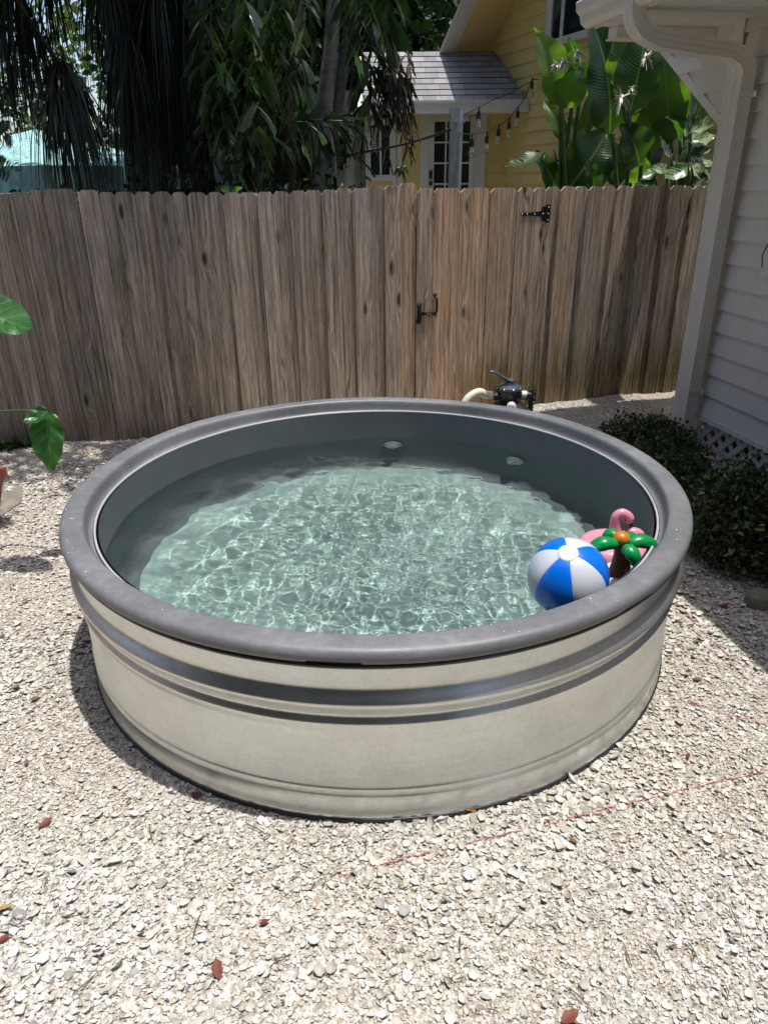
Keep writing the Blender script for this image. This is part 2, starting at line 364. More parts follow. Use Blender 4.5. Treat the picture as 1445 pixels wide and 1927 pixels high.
def shells(N, rmean, ringn, rings, region, seed, smax=.018, lift=.004):
    """scatter cupped shells; returns V,F"""
    rng = np.random.default_rng(seed)
    (x0, x1), (y0, y1) = region
    X = rng.uniform(x0, x1, N); Y = rng.uniform(y0, y1, N)
    d = np.hypot(X-TC.x, Y-TC.y)
    keep = (d > 1.225) & (np.abs(X) < .60*Y+.45) & (Y-.2*X < 5.60) & (X+.2*Y < 3.4)
    X, Y = X[keep], Y[keep]; n = len(X)
    r = np.clip(rmean*np.exp(rng.normal(0, .42, n)), rmean*.35, smax)
    # small drifts: patches of finer and coarser shell
    pat = np.sin(X*2.3+.7)*np.sin(Y*3.1+1.9)+.5*np.sin(X*5.3-Y*4.1)
    r *= 1+.22*np.clip(pat, -1, 1)
    a = np.arange(ringn)/ringn*2*np.pi
    loc = [np.zeros((n, 1, 3))]; el = np.where(rng.random(n) < .4, rng.uniform(.4, .8, n), rng.uniform(.75, 1.0, n))
    cup = rng.uniform(.22, .5, n)*np.where(rng.random(n) < .6, 1, -1)
    brk = rng.random(n) < .35; jag = 1+rng.normal(0, 1, (n, ringn))*np.where(brk, .20, .04)[:, None]; hinge = 1-.18*(np.cos(a) > .8)
    for k in range(1, rings+1):
        q = k/rings
        L = np.empty((n, ringn, 3))
        L[:, :, 0] = np.cos(a)*q*jag*hinge; L[:, :, 1] = np.sin(a)*q*jag*el[:, None]; L[:, :, 2] = -(cup*q*q)[:, None]
        loc.append(L)
    L = np.concatenate(loc, 1); L[:, :, 2] += (np.abs(cup)*.6)[:, None]
    L *= r[:, None, None]
    yaw = rng.uniform(0, 2*np.pi, n); tilt = np.abs(rng.normal(0, .42, n)).clip(0, 1.3); td = rng.uniform(0, 2*np.pi, n)
    c, s = np.cos(yaw), np.sin(yaw)
    x = L[:, :, 0]*c[:, None]-L[:, :, 1]*s[:, None]; y = L[:, :, 0]*s[:, None]+L[:, :, 1]*c[:, None]; z = L[:, :, 2]
    ct, st, cd_, sd_ = np.cos(tilt), np.sin(tilt), np.cos(td), np.sin(td)
    u = x*cd_[:, None]+y*sd_[:, None]; v_ = -x*sd_[:, None]+y*cd_[:, None]
    u2 = u*ct[:, None]+z*st[:, None]; z2 = -u*st[:, None]+z*ct[:, None]
    x = u2*cd_[:, None]-v_*sd_[:, None]; y = u2*sd_[:, None]+v_*cd_[:, None]
    h = gz_np(X, Y)+rng.uniform(-.001, lift, n)+r*st*.35
    Vv = np.stack([x+X[:, None], y+Y[:, None], z2+h[:, None]], 2)
    m = 1+ringn*rings; k = np.arange(ringn); k2 = (k+1) % ringn
    base = (np.arange(n)*m)[:, None, None]
    T = np.stack([np.zeros(ringn, int), 1+k, 1+k2], 1)[None]+base; T = T.reshape(-1, 3)
    for q in range(1, rings):
        A, B, C, D = 1+(q-1)*ringn+k, 1+q*ringn+k, 1+q*ringn+k2, 1+(q-1)*ringn+k2
        T = np.concatenate([T, (np.stack([A, B, C], 1)[None]+base).reshape(-1, 3), (np.stack([A, C, D], 1)[None]+base).reshape(-1, 3)])
    return Vv.reshape(-1, 3), T
parts = [shells(115000, .0059, 8, 2, ((-1.9, 2.1), (.75, 2.7)), 1),
         shells(120000, .0034, 5, 1, ((-1.9, 2.1), (.75, 2.6)), 2, smax=.007, lift=.003),
         shells(190000, .0060, 6, 1, ((-3.6, 3.4), (2.5, 6.3)), 3)]
Vs, Fs, o_ = [], [], 0
for a, b_ in parts: Vs.append(a); Fs.append(b_+o_); o_ += len(a)
so = npmesh('shell_gravel', np.concatenate(Vs), np.concatenate(Fs), M_SHELL, smooth=True)
tag(so, 'crushed white and beige seashells covering the yard', 'shell gravel', kind='stuff')

# ------------------------------------------------------------------ stock tank pool
tank = thing('stock_tank_pool', 'large round galvanized stock tank pool with grey rim full of water', 'pool', TC)
RW = 1.212
def wall_prof():
    P = [(RW-.012, .0), (RW-.002, .004), (RW+.006, .012), (RW+.006, .03), (RW-.002, .038)]
    P += [(RW-.002, .095), (RW+.003, .103), (RW-.002, .112), (RW-.002, .125), (RW+.003, .132), (RW-.002, .14)]
    cs = lambda u: (.5-.5*math.cos(math.pi*u))*.35+.65*u
    for z0, zp, z1, d in ((.346, .386, .407, .0125), (.411, .464, .504, .027)):
        for i in range(9): P.append((RW+d*cs(i/8), z0+(zp-z0)*i/8+(.0008 if i == 0 else 0)))
        for i in range(1, 9): P.append((RW+d*(1-cs(i/8)), zp+(z1-zp)*i/8))
    P.append((RW, .515))
    P += [(RW, .56), (RW+.004, .585), (RW+.002, .592)]
    return P
MB().lathe(wall_prof(), n=256).build('tank_wall', M_GALV, tank, smooth=True, angle=50)
MB().tube([Vector(((RW+.003)*math.cos(a), (RW+.003)*math.sin(a), .010)) for a in np.linspace(0, 2*math.pi, 257)], .0085, 8, caps=False).build('base_seam', M_BLACK, tank, smooth=True)
MB().tube([Vector(((RW+.014)*math.cos(a), (RW+.014)*math.sin(a), .591)) for a in np.linspace(0, 2*math.pi, 257)], .0075, 10, caps=False).build('rolled_edge', simple('dark_rolled_steel', (.09, .10, .11), .3, .7), tank, smooth=True)
slots = [R(-95.2), R(-49.8), R(-136), R(0), R(45), R(90), R(135), R(180)]
def rim_fn(j, r, z, a):
    if j <= 2:
        for s_ in slots:
            dd = abs((a-s_+math.pi) % (2*math.pi)-math.pi)
            k = min(1, max(0, (R(3.5)-dd)/R(.2)))
            z += (.017, .018, .014)[j]*k; r -= .004*k*(j == 2)
    # the moulding is a little out of true
    wv = .0025*math.sin(3*a+.6)+.0015*math.sin(7*a+2)
    return r+wv*.6, z+wv
rimp = [(1.2215, .6065), (1.232, .604), (1.240, .6075), (1.2450, .617), (1.2465, .628), (1.2440, .639), (1.2375, .6475), (1.226, .6525), (1.208, .6545),
        (1.188, .6550), (1.172, .6545), (1.163, .652), (1.1575, .646), (1.155, .634), (1.151, .610), (1.148, .600), (1.142, .5945), (1.135, .594), (1.1345, .585)]
MB().lathe(rimp, n=900, fn=rim_fn).build('rim', M_RIM, tank, smooth=True, angle=60)
linp = [(1.114, .596), (1.116, .45), (1.112, .25), (1.105, .12), (1.09, .07), (1.065, .045), (1.02, .035)]
MB().tube([Vector((1.127*math.cos(a), 1.127*math.sin(a), .5945)) for a in np.linspace(0, 2*math.pi, 257)], .0070, 10, caps=False, sx=.7).build('lip_highlight_bead', simple('lip_highlight_grey', (.42, .43, .445), .45), tank, smooth=True)  # pale ring: the sun highlight on the inner lip put into its colour
lin = MB().lathe(linp, n=160).build('inner_wall', M_LIN, tank, smooth=True)
flo = MB().lathe([(1.025, .0352), (.6, .034), (.3, .034), (.0005, .034)], n=96).build('tank_floor', M_FLOOR, tank, smooth=True)
flp = []
# return fittings on the inner wall, just under the water
def jet(px_, py_, zf, lbl):
    q = atZ(px_, py_, zf); d = (Vector((q.x, q.y, 0))-TC); d.normalize(); c = TC+d*1.112+Vector((0, 0, zf-.0))
    lc = c-TC; ax = -d+Vector((0, 0, -.1))
    o = MB().lathe([(.050, 0), (.053, .008), (.049, .020), (.036, .032), (.030, .030), (.027, .046), (.018, .056), (.0005, .058)], lc, 28, ax).build('return_jet', M_WHITEP, tank, smooth=True, angle=45)
    MB().lathe([(.012, .050), (.016, .062), (.010, .064), (.0005, .056)], lc, 16, ax).build('eyeball', M_STEEL, tank, smooth=True)
    return o
jet(742, 845, .33, ''); jet(986, 880, .335, '')
# water: a real rippled body
WZ = .447
def waves(X, Y):
    rng = np.random.default_rng(5); H = np.zeros_like(X)
    cx, cy_ = TC.x+.22, TC.y-.10; r = np.hypot(X-TC.x, Y-TC.y)
    turb = np.exp(-((X-cx)**2+(Y-cy_)**2)/.62**2); calm = np.clip((r-.72)/.36, 0, 1); calm = calm*calm*(3-2*calm)
    left = np.clip((TC.x+.1-X)/.7, 0, 1)
    L_ = np.zeros_like(X)
    for i in range(26):                                     # long swells, strongest at the left
        lam = rng.uniform(.14, .42); th = rng.uniform(0, 2*np.pi); ph = rng.uniform(0, 2*np.pi); k = 2*np.pi/lam
        L_ += .0040*lam*rng.uniform(.4, 1.)*np.sin(k*(X*np.cos(th)+Y*np.sin(th))+ph+1.6*np.sin(3*X+2*Y+i))
    for i in range(34):
        lam = rng.uniform(.055, .14); th = rng.uniform(0, 2*np.pi); ph = rng.uniform(0, 2*np.pi); k = 2*np.pi/lam
        H += .0048*lam*rng.uniform(.4, 1.)*np.sin(k*(X*np.cos(th)+Y*np.sin(th))+ph+1.4*np.sin(3*X+2*Y+i))
    F_ = np.zeros_like(X)
    for i in range(40):
        lam = rng.uniform(.016, .045); th = rng.uniform(0, 2*np.pi); ph = rng.uniform(0, 2*np.pi); k = 2*np.pi/lam
        F_ += .0060*lam*rng.uniform(.4, 1)*np.sin(k*(X*np.cos(th)+Y*np.sin(th))+ph+2.*np.sin(5*X-4*Y+i))
    patch = .6+.4*np.sin(4.1*X+1.3*np.sin(3*Y))*np.sin(3.3*Y+.8)
    return L_*(.75+.5*left)*(1-.45*calm)+H*(.55+.5*turb)*(1-.7*calm)*(patch+.15)+F_*(.14+.34*turb*patch)*(1-.85*calm)
rr = np.concatenate([np.arange(0.004, 1.1135, .0048), [1.1135]]); na = 1100
A_ = np.arange(na)/na*2*np.pi
Rm, Am = np.meshgrid(rr, A_, indexing='ij'); Xw = TC.x+Rm*np.cos(Am); Yw = TC.y+Rm*np.sin(Am)
H = waves(Xw, Yw)*np.clip((1.12-Rm)/.05, .25, 1)
H += .0022*np.clip((Rm-1.10)/.0135, 0, 1)**2          # meniscus against the wall
Vw = np.stack([Xw.ravel(), Yw.ravel(), (WZ+H).ravel()], 1)
m_ = len(rr); I = (np.arange(m_-1)[:, None]*na+np.arange(na)[None]); J = (np.arange(m_-1)[:, None]*na+((np.arange(na)+1) % na)[None])
Fw = np.stack([I.ravel(), (I+na).ravel(), (J+na).ravel(), J.ravel()], 1)
cen = len(Vw); Vw = np.concatenate([Vw, [[TC.x, TC.y, WZ+H[0].mean()]]])
def water_mat():
    m, t, b = nodes('pool_water'); g = G(t)
    b.inputs['Base Color'].default_value = (.81, .955, .925, 1); b.inputs['Transmission Weight'].default_value = 1
    b.inputs['Roughness'].default_value = 0.0; b.inputs['IOR'].default_value = 1.333
    return m
wo = npmesh('water', Vw, Fw, water_mat(), smooth=True); struct(wo)
bm_ = wo.data
for o, a in ((wo, 'is_caustics_caster'), (lin, 'is_caustics_receiver'), (flo, 'is_caustics_receiver')):
    try: setattr(o.cycles, a, True)
    except Exception as e: print('caustics', e)

rg = random.Random(41); db = MB()
for _ in range(70):
    a = rg.uniform(0, 2*math.pi); r = rg.uniform(1.165, 1.235); rr0 = rg.uniform(.0012, .0034)
    db.ball((r*math.cos(a), r*math.sin(a), .6552 if r < 1.215 else .6525), rr0, 6, (1, 1, .45))
dr_ = db.build('droplets', simple('water_drop', (.75, .78, .80), .05, spec=.8), tank, smooth=True); dr_['kind'] = 'stuff'
# ------------------------------------------------------------------ fences and gate
FO = Vector((0, 5.62, 0))                                   # fence line: local x along E1, local -y faces the yard
FM = Matrix.Translation(FO) @ Matrix.Rotation(AL, 4, 'Z')
def s_at(x, y=362): return (onplane(x, y, E2, FO)-FO).dot(E1)
def zf_at(x, y): return onplane(x, y, E2, FO).z
def picket(mb, s0, s1, z0, z1, t0, th=.017, ear=.027, lean=0.):
    """one dog-eared board with eased edges: front face at local y=t0"""
    e = .0025; w_ = s1-s0; ear = min(ear, w_*.24); j = lambda a: random.uniform(-a, a)
    segs = 5; front = []
    for i in range(segs+1):                                  # slight bow of the edges
        z = z0+(z1-ear-z0)*i/segs; front.append((s0+j(.0012)+lean*i/segs, s1+j(.0012)+lean*i/segs, z))
    a, b = front[-1][0], front[-1][1]
    outline = [(q[0], q[2]) for q in front] + [(a+ear, z1+j(.002)), ((a+b)/2+j(.01), z1+j(.003)), (b-ear, z1+j(.002))] + [(q[1], q[2]) for q in reversed(front)]
    n = len(outline); cx, cz = (s0+s1)/2, (z0+z1)/2
    V = [(x+(e if x < cx else -e), t0, z) for x, z in outline]+[(x, t0+e, z) for x, z in outline]+[(x, t0+th, z) for x, z in outline]
    F = [tuple(range(n-1, -1, -1)), tuple(range(2*n, 3*n))]
    for r_ in range(2):
        for k in range(n): F.append((r_*n+k, (r_*n+(k+1) % n), ((r_+1)*n+(k+1) % n), (r_+1)*n+k))
    mb.add(V, F)
def nails(mb, s0, s1, zs, t0):
    for z in zs:
        for q in (.22, .78):
            x = s0+(s1-s0)*q+random.uniform(-.008, .008); zz = z+random.uniform(-.012, .012)
            k = 6; V = [(x+.0032*math.cos(a*math.pi/3), t0-.0022, zz+.0032*math.sin(a*math.pi/3)) for a in range(k)]+[(x+.0032*math.cos(a*math.pi/3), t0+.002, zz+.0032*math.sin(a*math.pi/3)) for a in range(k)]
            mb.add(V, [tuple(range(k-1, -1, -1))]+[(a, (a+1) % k, k+(a+1) % k, k+a) for a in range(k)])
# (left px, right px, top px, front?) measured along the top edge
LB = [(18,60,361,1),(54,82,357,0),(80,145,356,1),(145,187,357,1),(183,214,361,0),(213,255,361,1),(252,284,361,0),(284,323,361,1),(321,351,362,0),(351,389,362,1),(387,419,362,0),(418,455,362,1),(453,484,362,0),
      (483,516,361,1),(514,544,360,0),(543,578,359,1),(575,605,358,0),(604,635,357,1),(632,662,354,0),(662,696,354,1),(693,722,350,0),(722,753,348,1),(750,781,344,0)]
GB = [(783,815,355,1),(814,864,354,1),(865,920,354,1),(921,971,354,1),(972,1001,353,1),(1002,1026,353,1)]
RB = [(1027,1053,352,0),(1053,1084,351,1),(1081,1105,351,0),(1105,1136,351,1),(1133,1158,350,0),(1158,1188,350,1),(1186,1207,349,0),(1207,1237,349,1),(1234,1258,348,0),(1258,1287,349,1),(1285,1301,350,0),(1300,1322,350,1),(1320,1345,350,0)]
def section(name, label, cat, boards, extra_left=0, extra_right=0, rails=True):
    t = thing(name, label, cat, FO, AL)
    mb, nb = MB(), MB(); ss = []
    for (a, b, y, fr) in boards:
        s0, s1 = s_at(a), s_at(b); zt = zf_at((a+b)/2, y); t0 = -.022 if fr else 0.
        if not fr: s0 -= .004; s1 += .004
        else: s0 += .002; s1 -= .002
        p_ = FO+E1*((s0+s1)/2); zb = gz(p_.x, p_.y)-.03
        picket(mb, s0, s1, zb, zt, t0, lean=random.uniform(-.003, .003)); nails(nb, s0+(0 if fr else .02), s1-(0 if fr else .02), (zt-.17, zt-.88, .17+zb+.03), t0)
        ss += [s0, s1]
    lo, hi = min(ss), max(ss)
    if extra_left:
        s = lo+.02; k = 0; q = s
        while q > lo-extra_left:
            w_ = .14; fr = k % 2; s1 = q; s0 = q-(w_ if fr else .09)
            p_ = FO+E1*s0; zb = gz(p_.x, p_.y)-.03
            picket(mb, s0-(0 if fr else .02), s1+(0 if fr else .02), zb, 1.73+random.uniform(-.006, .006), -.022 if fr else 0); q = s0; k += 1
        lo = q
    if extra_right:
        q = hi-.02; k = 0
        while q < hi+extra_right:
            fr = k % 2; s1 = q+(.14 if fr else .09)
            p_ = FO+E1*q; zb = gz(p_.x, p_.y)-.03
            picket(mb, q-(0 if fr else .02), s1+(0 if fr else .02), zb, 1.715, -.022 if fr else 0); q = s1; k += 1
        hi = q
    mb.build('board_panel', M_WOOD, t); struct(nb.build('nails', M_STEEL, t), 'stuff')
    for z in (.30, .86, 1.52):
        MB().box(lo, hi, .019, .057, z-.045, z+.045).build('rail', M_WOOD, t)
    return t, lo, hi
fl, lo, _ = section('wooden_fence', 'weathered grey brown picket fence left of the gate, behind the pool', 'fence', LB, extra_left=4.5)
for k in range(4):
    MB().box(lo+.1+k*2.2, lo+.19+k*2.2, .058, .148, -.05, 1.6).build('post', M_WOOD, fl)
MB().box(s_at(783)-.10, s_at(783)+.022, .058, .148, -.05, 1.66).build('post', M_WOOD, fl)
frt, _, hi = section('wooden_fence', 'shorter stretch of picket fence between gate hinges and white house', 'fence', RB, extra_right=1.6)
MB().box(s_at(1030)+.01, s_at(1030)+.10, .058, .148, -.05, 1.66).build('post', M_WOOD, frt)
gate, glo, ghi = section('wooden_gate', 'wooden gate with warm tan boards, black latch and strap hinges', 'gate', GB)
# ---- gate ironwork, local fence coordinates (x, -t, z)
def loc(x, y): q = onplane(x, y, E2, FO-E2*.02); return ((q-FO).dot(E1), -.021, q.z)
def screw(par, x, z, y=-.026, r=.0042):
    MB().lathe([(r, 0), (r, .0015), (r*.6, .003), (.0003, .0032)], (x, y, z), 8, (0, -1, 0)).build('screw', M_STEEL, par)
def hinge(cx, cy_, name='hinge'):
    x, y, z = loc(cx, cy_)
    h = MB()
    h.box(x-.003, x+.030, -.0255, -.0205, z-.062, z+.062)                        # plate on the fence
    h.box(x-.036, x-.010, -.0255, -.0205, z-.050, z+.050)
    V = []; L = .185
    prof = [(-.036, .021), (-.08, .014), (-.14, .010), (-.185, .012), (-.198, .006)]
    for (dx, hh) in prof:
        V += [(x+dx, -.0255, z+hh), (x+dx, -.0255, z-hh), (x+dx, -.0205, z+hh), (x+dx, -.0205, z-hh)]
    F = []
    for k in range(len(prof)-1):
        a = 4*k; b = a+4; F += [(a, a+1, b+1, b), (a, b, b+2, a+2), (a+1, a+3, b+3, b+1)]
    F.append((16, 17, 19, 18)); h.add(V, F)
    o = h.build(name, M_BLACKM, gate)
    MB().tube([(x-.007, -.030, z-.062), (x-.007, -.030, z+.062)], .0065, 10).build('pin', M_BLACKM, o, smooth=True, angle=40)
    for q in ((x+.016, z+.045), (x+.016, z), (x+.016, z-.045), (x-.025, z+.0), (x-.09, z), (x-.15, z), (x-.188, z)): screw(o, *q)
hinge(1027, 402); hinge(1001, 747)
# latch: strike plate on the gate edge with bar
x, y, z = loc(786, 590)
lt = MB(); lt.box(x-.006, x+.026, -.0265, -.0205, z-.075, z+.075)
lt.box(x-.014, x-.004, -.036, -.0205, z-.075, z-.045)
lt.tube([(x+.010, -.034, z-.07), (x+.010, -.034, z+.06)], .006, 8)
la = lt.build('latch', M_BLACKM, gate)
lb = MB(); lb.box(x+.012, x+.115, -.033, -.0225, z-.010, z+.006); lb.box(x+.03, x+.05, -.042, -.02, z-.012, z+.012)
lb.build('latch_bar', M_BLACKM, la)
[screw(la, x+.008, z+q, -.0265, .004) for q in (.062, .035, -.062)]; [screw(la, x+q, z-.002, -.033, .004) for q in (.075, .095)]
x, y, z = loc(819, 573)
hd = MB()
hd.tube(smoothpath([(x-.004, -.022, z+.062), (x-.003, -.045, z+.058), (x, -.062, z+.04), (x, -.066, z), (x, -.062, z-.04), (x-.003, -.045, z-.058), (x-.004, -.022, z-.062)], 4), [.008, .008, .009, .010, .011, .012, .012, .012, .012, .012, .012, .012, .013, .012, .012, .012, .012, .012, .011, .010, .009, .008, .008, .008, .008], 10, sx=.8)
hd.lathe([(.015, 0), (.015, .003), (.002, .006)], (x-.004, -.0205, z+.07), 14, (0, -1, 0)); hd.lathe([(.015, 0), (.015, .003), (.002, .006)], (x-.004, -.0205, z-.07), 14, (0, -1, 0))
ho = hd.build('handle', M_BLACKM, gate, smooth=True, angle=50)
screw(ho, x-.004, z+.075, -.0255, .003); screw(ho, x-.004, z-.075, -.0255, .003)

# ------------------------------------------------------------------ white house on the right
def siding_mat(name, c0, c1, rough=.55, grain=.15):
    m, t, b = nodes(name); g = G(t); v = g.obj
    n = g.noise(v, 1.7, 5, .6); st = g.noise(g.mapping(v, (1, 9, 60)), 1., 4, .6); run = g.noise(g.mapping(v, (7, 7, .7)), 1., 5, .6)
    c = g.ramp(g.m('ADD', g.m('MULTIPLY', n, .5), g.m('ADD', g.m('MULTIPLY', st, .2), g.m('MULTIPLY', run, .3))), [(.3, c0), (.6, c1)])
    sp = g.ramp(g.noise(v, 45., 3, .6), [(.72, 0.), (.80, .35)])
    c = g.mix(sp, c, tuple(q*.45 for q in c0))
    t.links.new(c, b.inputs['Base Color']); b.inputs['Roughness'].default_value = rough; b.inputs['Specular IOR Level'].default_value = .35
    g.bump(g.m('ADD', g.noise(v, 30., 4), g.m('MULTIPLY', st, .6)), grain, .003, b)
    return m
M_SID = siding_mat('white_siding', (.72, .675, .615), (.83, .79, .735))
M_TRIMW = simple('white_trim', (.81, .775, .72), .5, var=.06, vscale=5, bump=.05)
M_DOWN = siding_mat('aluminium_white', (.72, .675, .61), (.82, .78, .72), .42, .05)
M_DARK = simple('dark_void', (.012, .012, .012), .9)
C0 = Vector((2.26, 5.33, 0))
wh = thing('white_house', 'white lap-sided house with eave, downspout and lattice skirt right of the pool', 'house', C0, AL)
sb = MB(); EXP = .1475; Z0 = .222
def ymax(z):
    if z <= 2.17: return .02
    if z <= 2.66: return .02+.14+(z-2.17)/.49*.80
    return 1.06
k = 0; z = Z0; EY = .33
while z < 2.80:
    z1 = z+EXP; ya, yb = ymax(z+1e-4), ymax(z1)
    if z < 2.17 < z1: yb = ymax(z1)
    pr = [(-.020, z), (-.004, z1+.004)]
    # butt edge bows gently along its length
    sb.add([(-.030, -8, z), (-.030, ya, z), (-.004, yb, z1+.006), (-.004, -8, z1+.006), (0.0, -8, z), (0.0, ya, z)],
           [(0, 3, 2, 1), (0, 1, 5, 4), (1, 2, 5)])
    z = z1; k += 1
sb.build('siding', M_SID, wh)
# core wall just behind the siding, with the raking cut
MB().box(.012, .16, -8, .018, .20, 2.8).build('wall_core', M_SID, wh)
cz = [(.02, 2.17), (.16, 2.17), (.96, 2.66), (1.06, 2.66), (1.06, 2.82), (.02, 2.82)]
mb = MB(); n = len(cz)
mb.add([(.012, y, z) for y, z in cz]+[(.10, y, z) for y, z in cz], [tuple(range(n-1, -1, -1)), tuple(range(n, 2*n))]+[(i, (i+1) % n, n+(i+1) % n, n+i) for i in range(n)])
mb.build('bracket_wall', M_SID, wh)
MB().box(-.04, .25, EY+.05, 1.12, 2.822, 2.85).build('bracket_cap', M_TRIMW, wh)
MB().bar((-.006, .04, 2.105), (-.006, .98, 2.685), .055, .034, (1, 0, 0)).build('rake_trim', M_TRIMW, wh)
MB().box(-.024, -.004, .97, 1.10, 2.645, 2.70).build('trim_block', M_TRIMW, wh)
cb = MB(); cb.box(-.040, -.0305, -.075, .03, .14, 2.7); cb.box(-.0215, .11, .031, .040, .14, 2.16)
cb.build('corner_board', M_TRIMW, wh)
MB().box(.16, 6.0, -8, .0, .2, 2.78).build('house_body', M_SID, wh)
MB().box(-.036, -.020, -8, -.09, .185, .2215).build('bottom_trim', M_TRIMW, wh)
# lattice skirt
lm = MB(); sl = .062*math.sqrt(2)
for i in range(-2, 64):
    y0 = -.09-i*.125
    lm.bar((.020, y0, -.02), (.020, y0-.24, .22), .040, .008, (1, 0, 0))
    lm.bar((.029, y0-.24, -.02), (.029, y0, .22), .040, .008, (1, 0, 0))
lm.build('lattice', M_TRIMW, wh)
MB().box(.30, .34, -8, 0, -.05, .2).build('underfloor_dark', M_DARK, wh)  # near-black board standing in for the shade under the house
# eave: soffit, fascia return box, gutter, roof
SOF = 2.655
m, t, b = nodes('ribbed_soffit'); g = G(t); sp = g.n('SeparateXYZ', i={0: g.obj})
rib = g.m('ABSOLUTE', g.m('SINE', g.m('MULTIPLY', sp.outputs[1], 60.)))
b.inputs['Base Color'].default_value = (.80, .775, .735, 1); b.inputs['Roughness'].default_value = .5; g.bump(g.ramp(rib, [(0., 0.), (.25, 1.)]), .8, .008, b)
MB().box(-.82, -.0, -8, EY-.03, SOF, SOF+.015).build('soffit', m, wh)
MB().box(-.72, -.0, EY-.10, EY+.02, SOF-.06, SOF-.002).build('eave_return', M_TRIMW, wh)
MB().box(-.73, -.0, EY-.11, EY+.03, SOF-.07, SOF-.061).build('return_trim', M_TRIMW, wh)
MB().box(-.83, -.822, -8, EY, SOF-.01, SOF+.17).build('fascia', M_TRIMW, wh)
gp = [(-.752, .14), (-.752, .0), (-.80, -.005), (-.835, .02), (-.845, .06), (-.872, .085), (-.878, .13), (-.870, .138), (-.862, .128), (-.858, .09), (-.832, .065), (-.822, .025), (-.80, .008), (-.764, .01), (-.764, .14)]
gp = [(x_-.08, SOF-.0+z_) for x_, z_ in gp]; n = len(gp); mb = MB()
mb.add([(x_, EY+.03, z_) for x_, z_ in gp]+[(x_, -8, z_) for x_, z_ in gp], [(i, i+1, n+i+1, n+i) for i in range(n-1)]+[tuple(range(6))+(6, 7)])
mb.add([(-0.832, EY+.028, SOF+.13), (-0.832, EY+.028, SOF), (-0.880, EY+.028, SOF-.005), (-0.915, EY+.028, SOF+.02), (-0.925, EY+.028, SOF+.06), (-0.952, EY+.028, SOF+.085), (-0.958, EY+.028, SOF+.13)], [(0, 1, 2, 3, 4, 5, 6)])
mb.build('gutter', M_DOWN, wh)
M_SHIN = None
def shingle_mat(name='roof_shingles'):
    m, t, b = nodes(name); g = G(t); v = g.obj
    br = g.n('TexBrick', i={'Vector': v, 'Scale': 1., 'Color1': (.26, .258, .27, 1), 'Color2': (.40, .395, .405, 1), 'Mortar': (.15, .15, .155, 1), 'Mortar Size': .003, 'Mortar Smooth': .3, 'Bias': -.1, 'Brick Width': .16, 'Row Height': .127})
    br.offset = .37; br.offset_frequency = 3
    n = g.noise(v, 3., 4); n2 = g.noise(v, 300., 3)
    c = g.mix(1., br.outputs['Color'], g.ramp(g.m('ADD', g.m('MULTIPLY', n, .5), g.m('MULTIPLY', n2, .5)), [(.3, (.7, .7, .72)), (.7, (1.15, 1.12, 1.1))]), 'MULTIPLY')
    t.links.new(c, b.inputs['Base Color']); b.inputs['Roughness'].default_value = .9
    sy = g.n('SeparateXYZ', i={0: v}).outputs[1]; saw = g.m('FRACT', g.m('DIVIDE', sy, .127))
    g.bump(g.m('SUBTRACT', g.m('ADD', br.outputs['Fac'], 0.), g.m('MULTIPLY', saw, -.0)), -.4, .01, b)
    return m
M_SHIN = shingle_mat()
def panel(name, P0, P1, P3, th, mat, parent=None, extra=0):
    """slab with corner P0, x axis P0->P1, y axis P0->P3; object coordinates run in metres over it"""
    P0, P1, P3 = Vector(P0), Vector(P1), Vector(P3); x = (P1-P0); wd = x.length; x.normalize(); y = (P3-P0); y -= x*y.dot(x); ht = y.length; y.normalize(); z = x.cross(y)
    M = Matrix(((x.x, y.x, z.x, P0.x), (x.y, y.y, z.y, P0.y), (x.z, y.z, z.z, P0.z), (0, 0, 0, 1)))
    mb = MB().box(0, wd, 0, ht, -th, 0)
    return mb, M
o = MB().box(0, 8+EY, 0, 4.3, -.05, 0)
o = o.build('roof', M_SHIN, None); 
x = Vector((0, -1, 0)); y = Vector((3.94, 0, 1.58)).normalized(); zz = x.cross(y)
if zz.z < 0: x = -x; zz = x.cross(y); P0 = Vector((-.94, -8, SOF+.16))
else: P0 = Vector((-.94, EY, SOF+.16))
o.parent = wh; o.matrix_local = Matrix(((x.x, y.x, zz.x, P0.x), (x.y, y.y, zz.y, P0.y), (x.z, y.z, zz.z, P0.z), (0, 0, 0, 1)))
# window at the right edge of the picture
wy = (onplane(1434, 530, E1, C0-E1*.02)-C0).dot(E2); wz = onplane(1440, 512, E1, C0-E1*.02).z
wf = MB(); wf.box(-.050, -.005, wy-1.0, wy, wz-.02, wz+.02); wf.box(-.042, -.005, wy-.06, wy-.01, wz+.02, wz+1.15); wf.box(-.044, -.005, wy-.95, wy-.01, wz+1.15, wz+1.23)
wf = wf.build('window', M_TRIMW, wh)
MB().box(-.036, -.032, wy-.92, wy-.06, wz+.02, wz+1.15).build('pane', simple('window_glass_dark', (.03, .04, .05), .08), wf)
MB().tube([(-.046, wy-.0, wz+.03), (-.05, wy+.012, wz+.10), (-.044, wy-.03, wz+.20)], .004, 6).build('window_hook', M_BLACKM, wf)
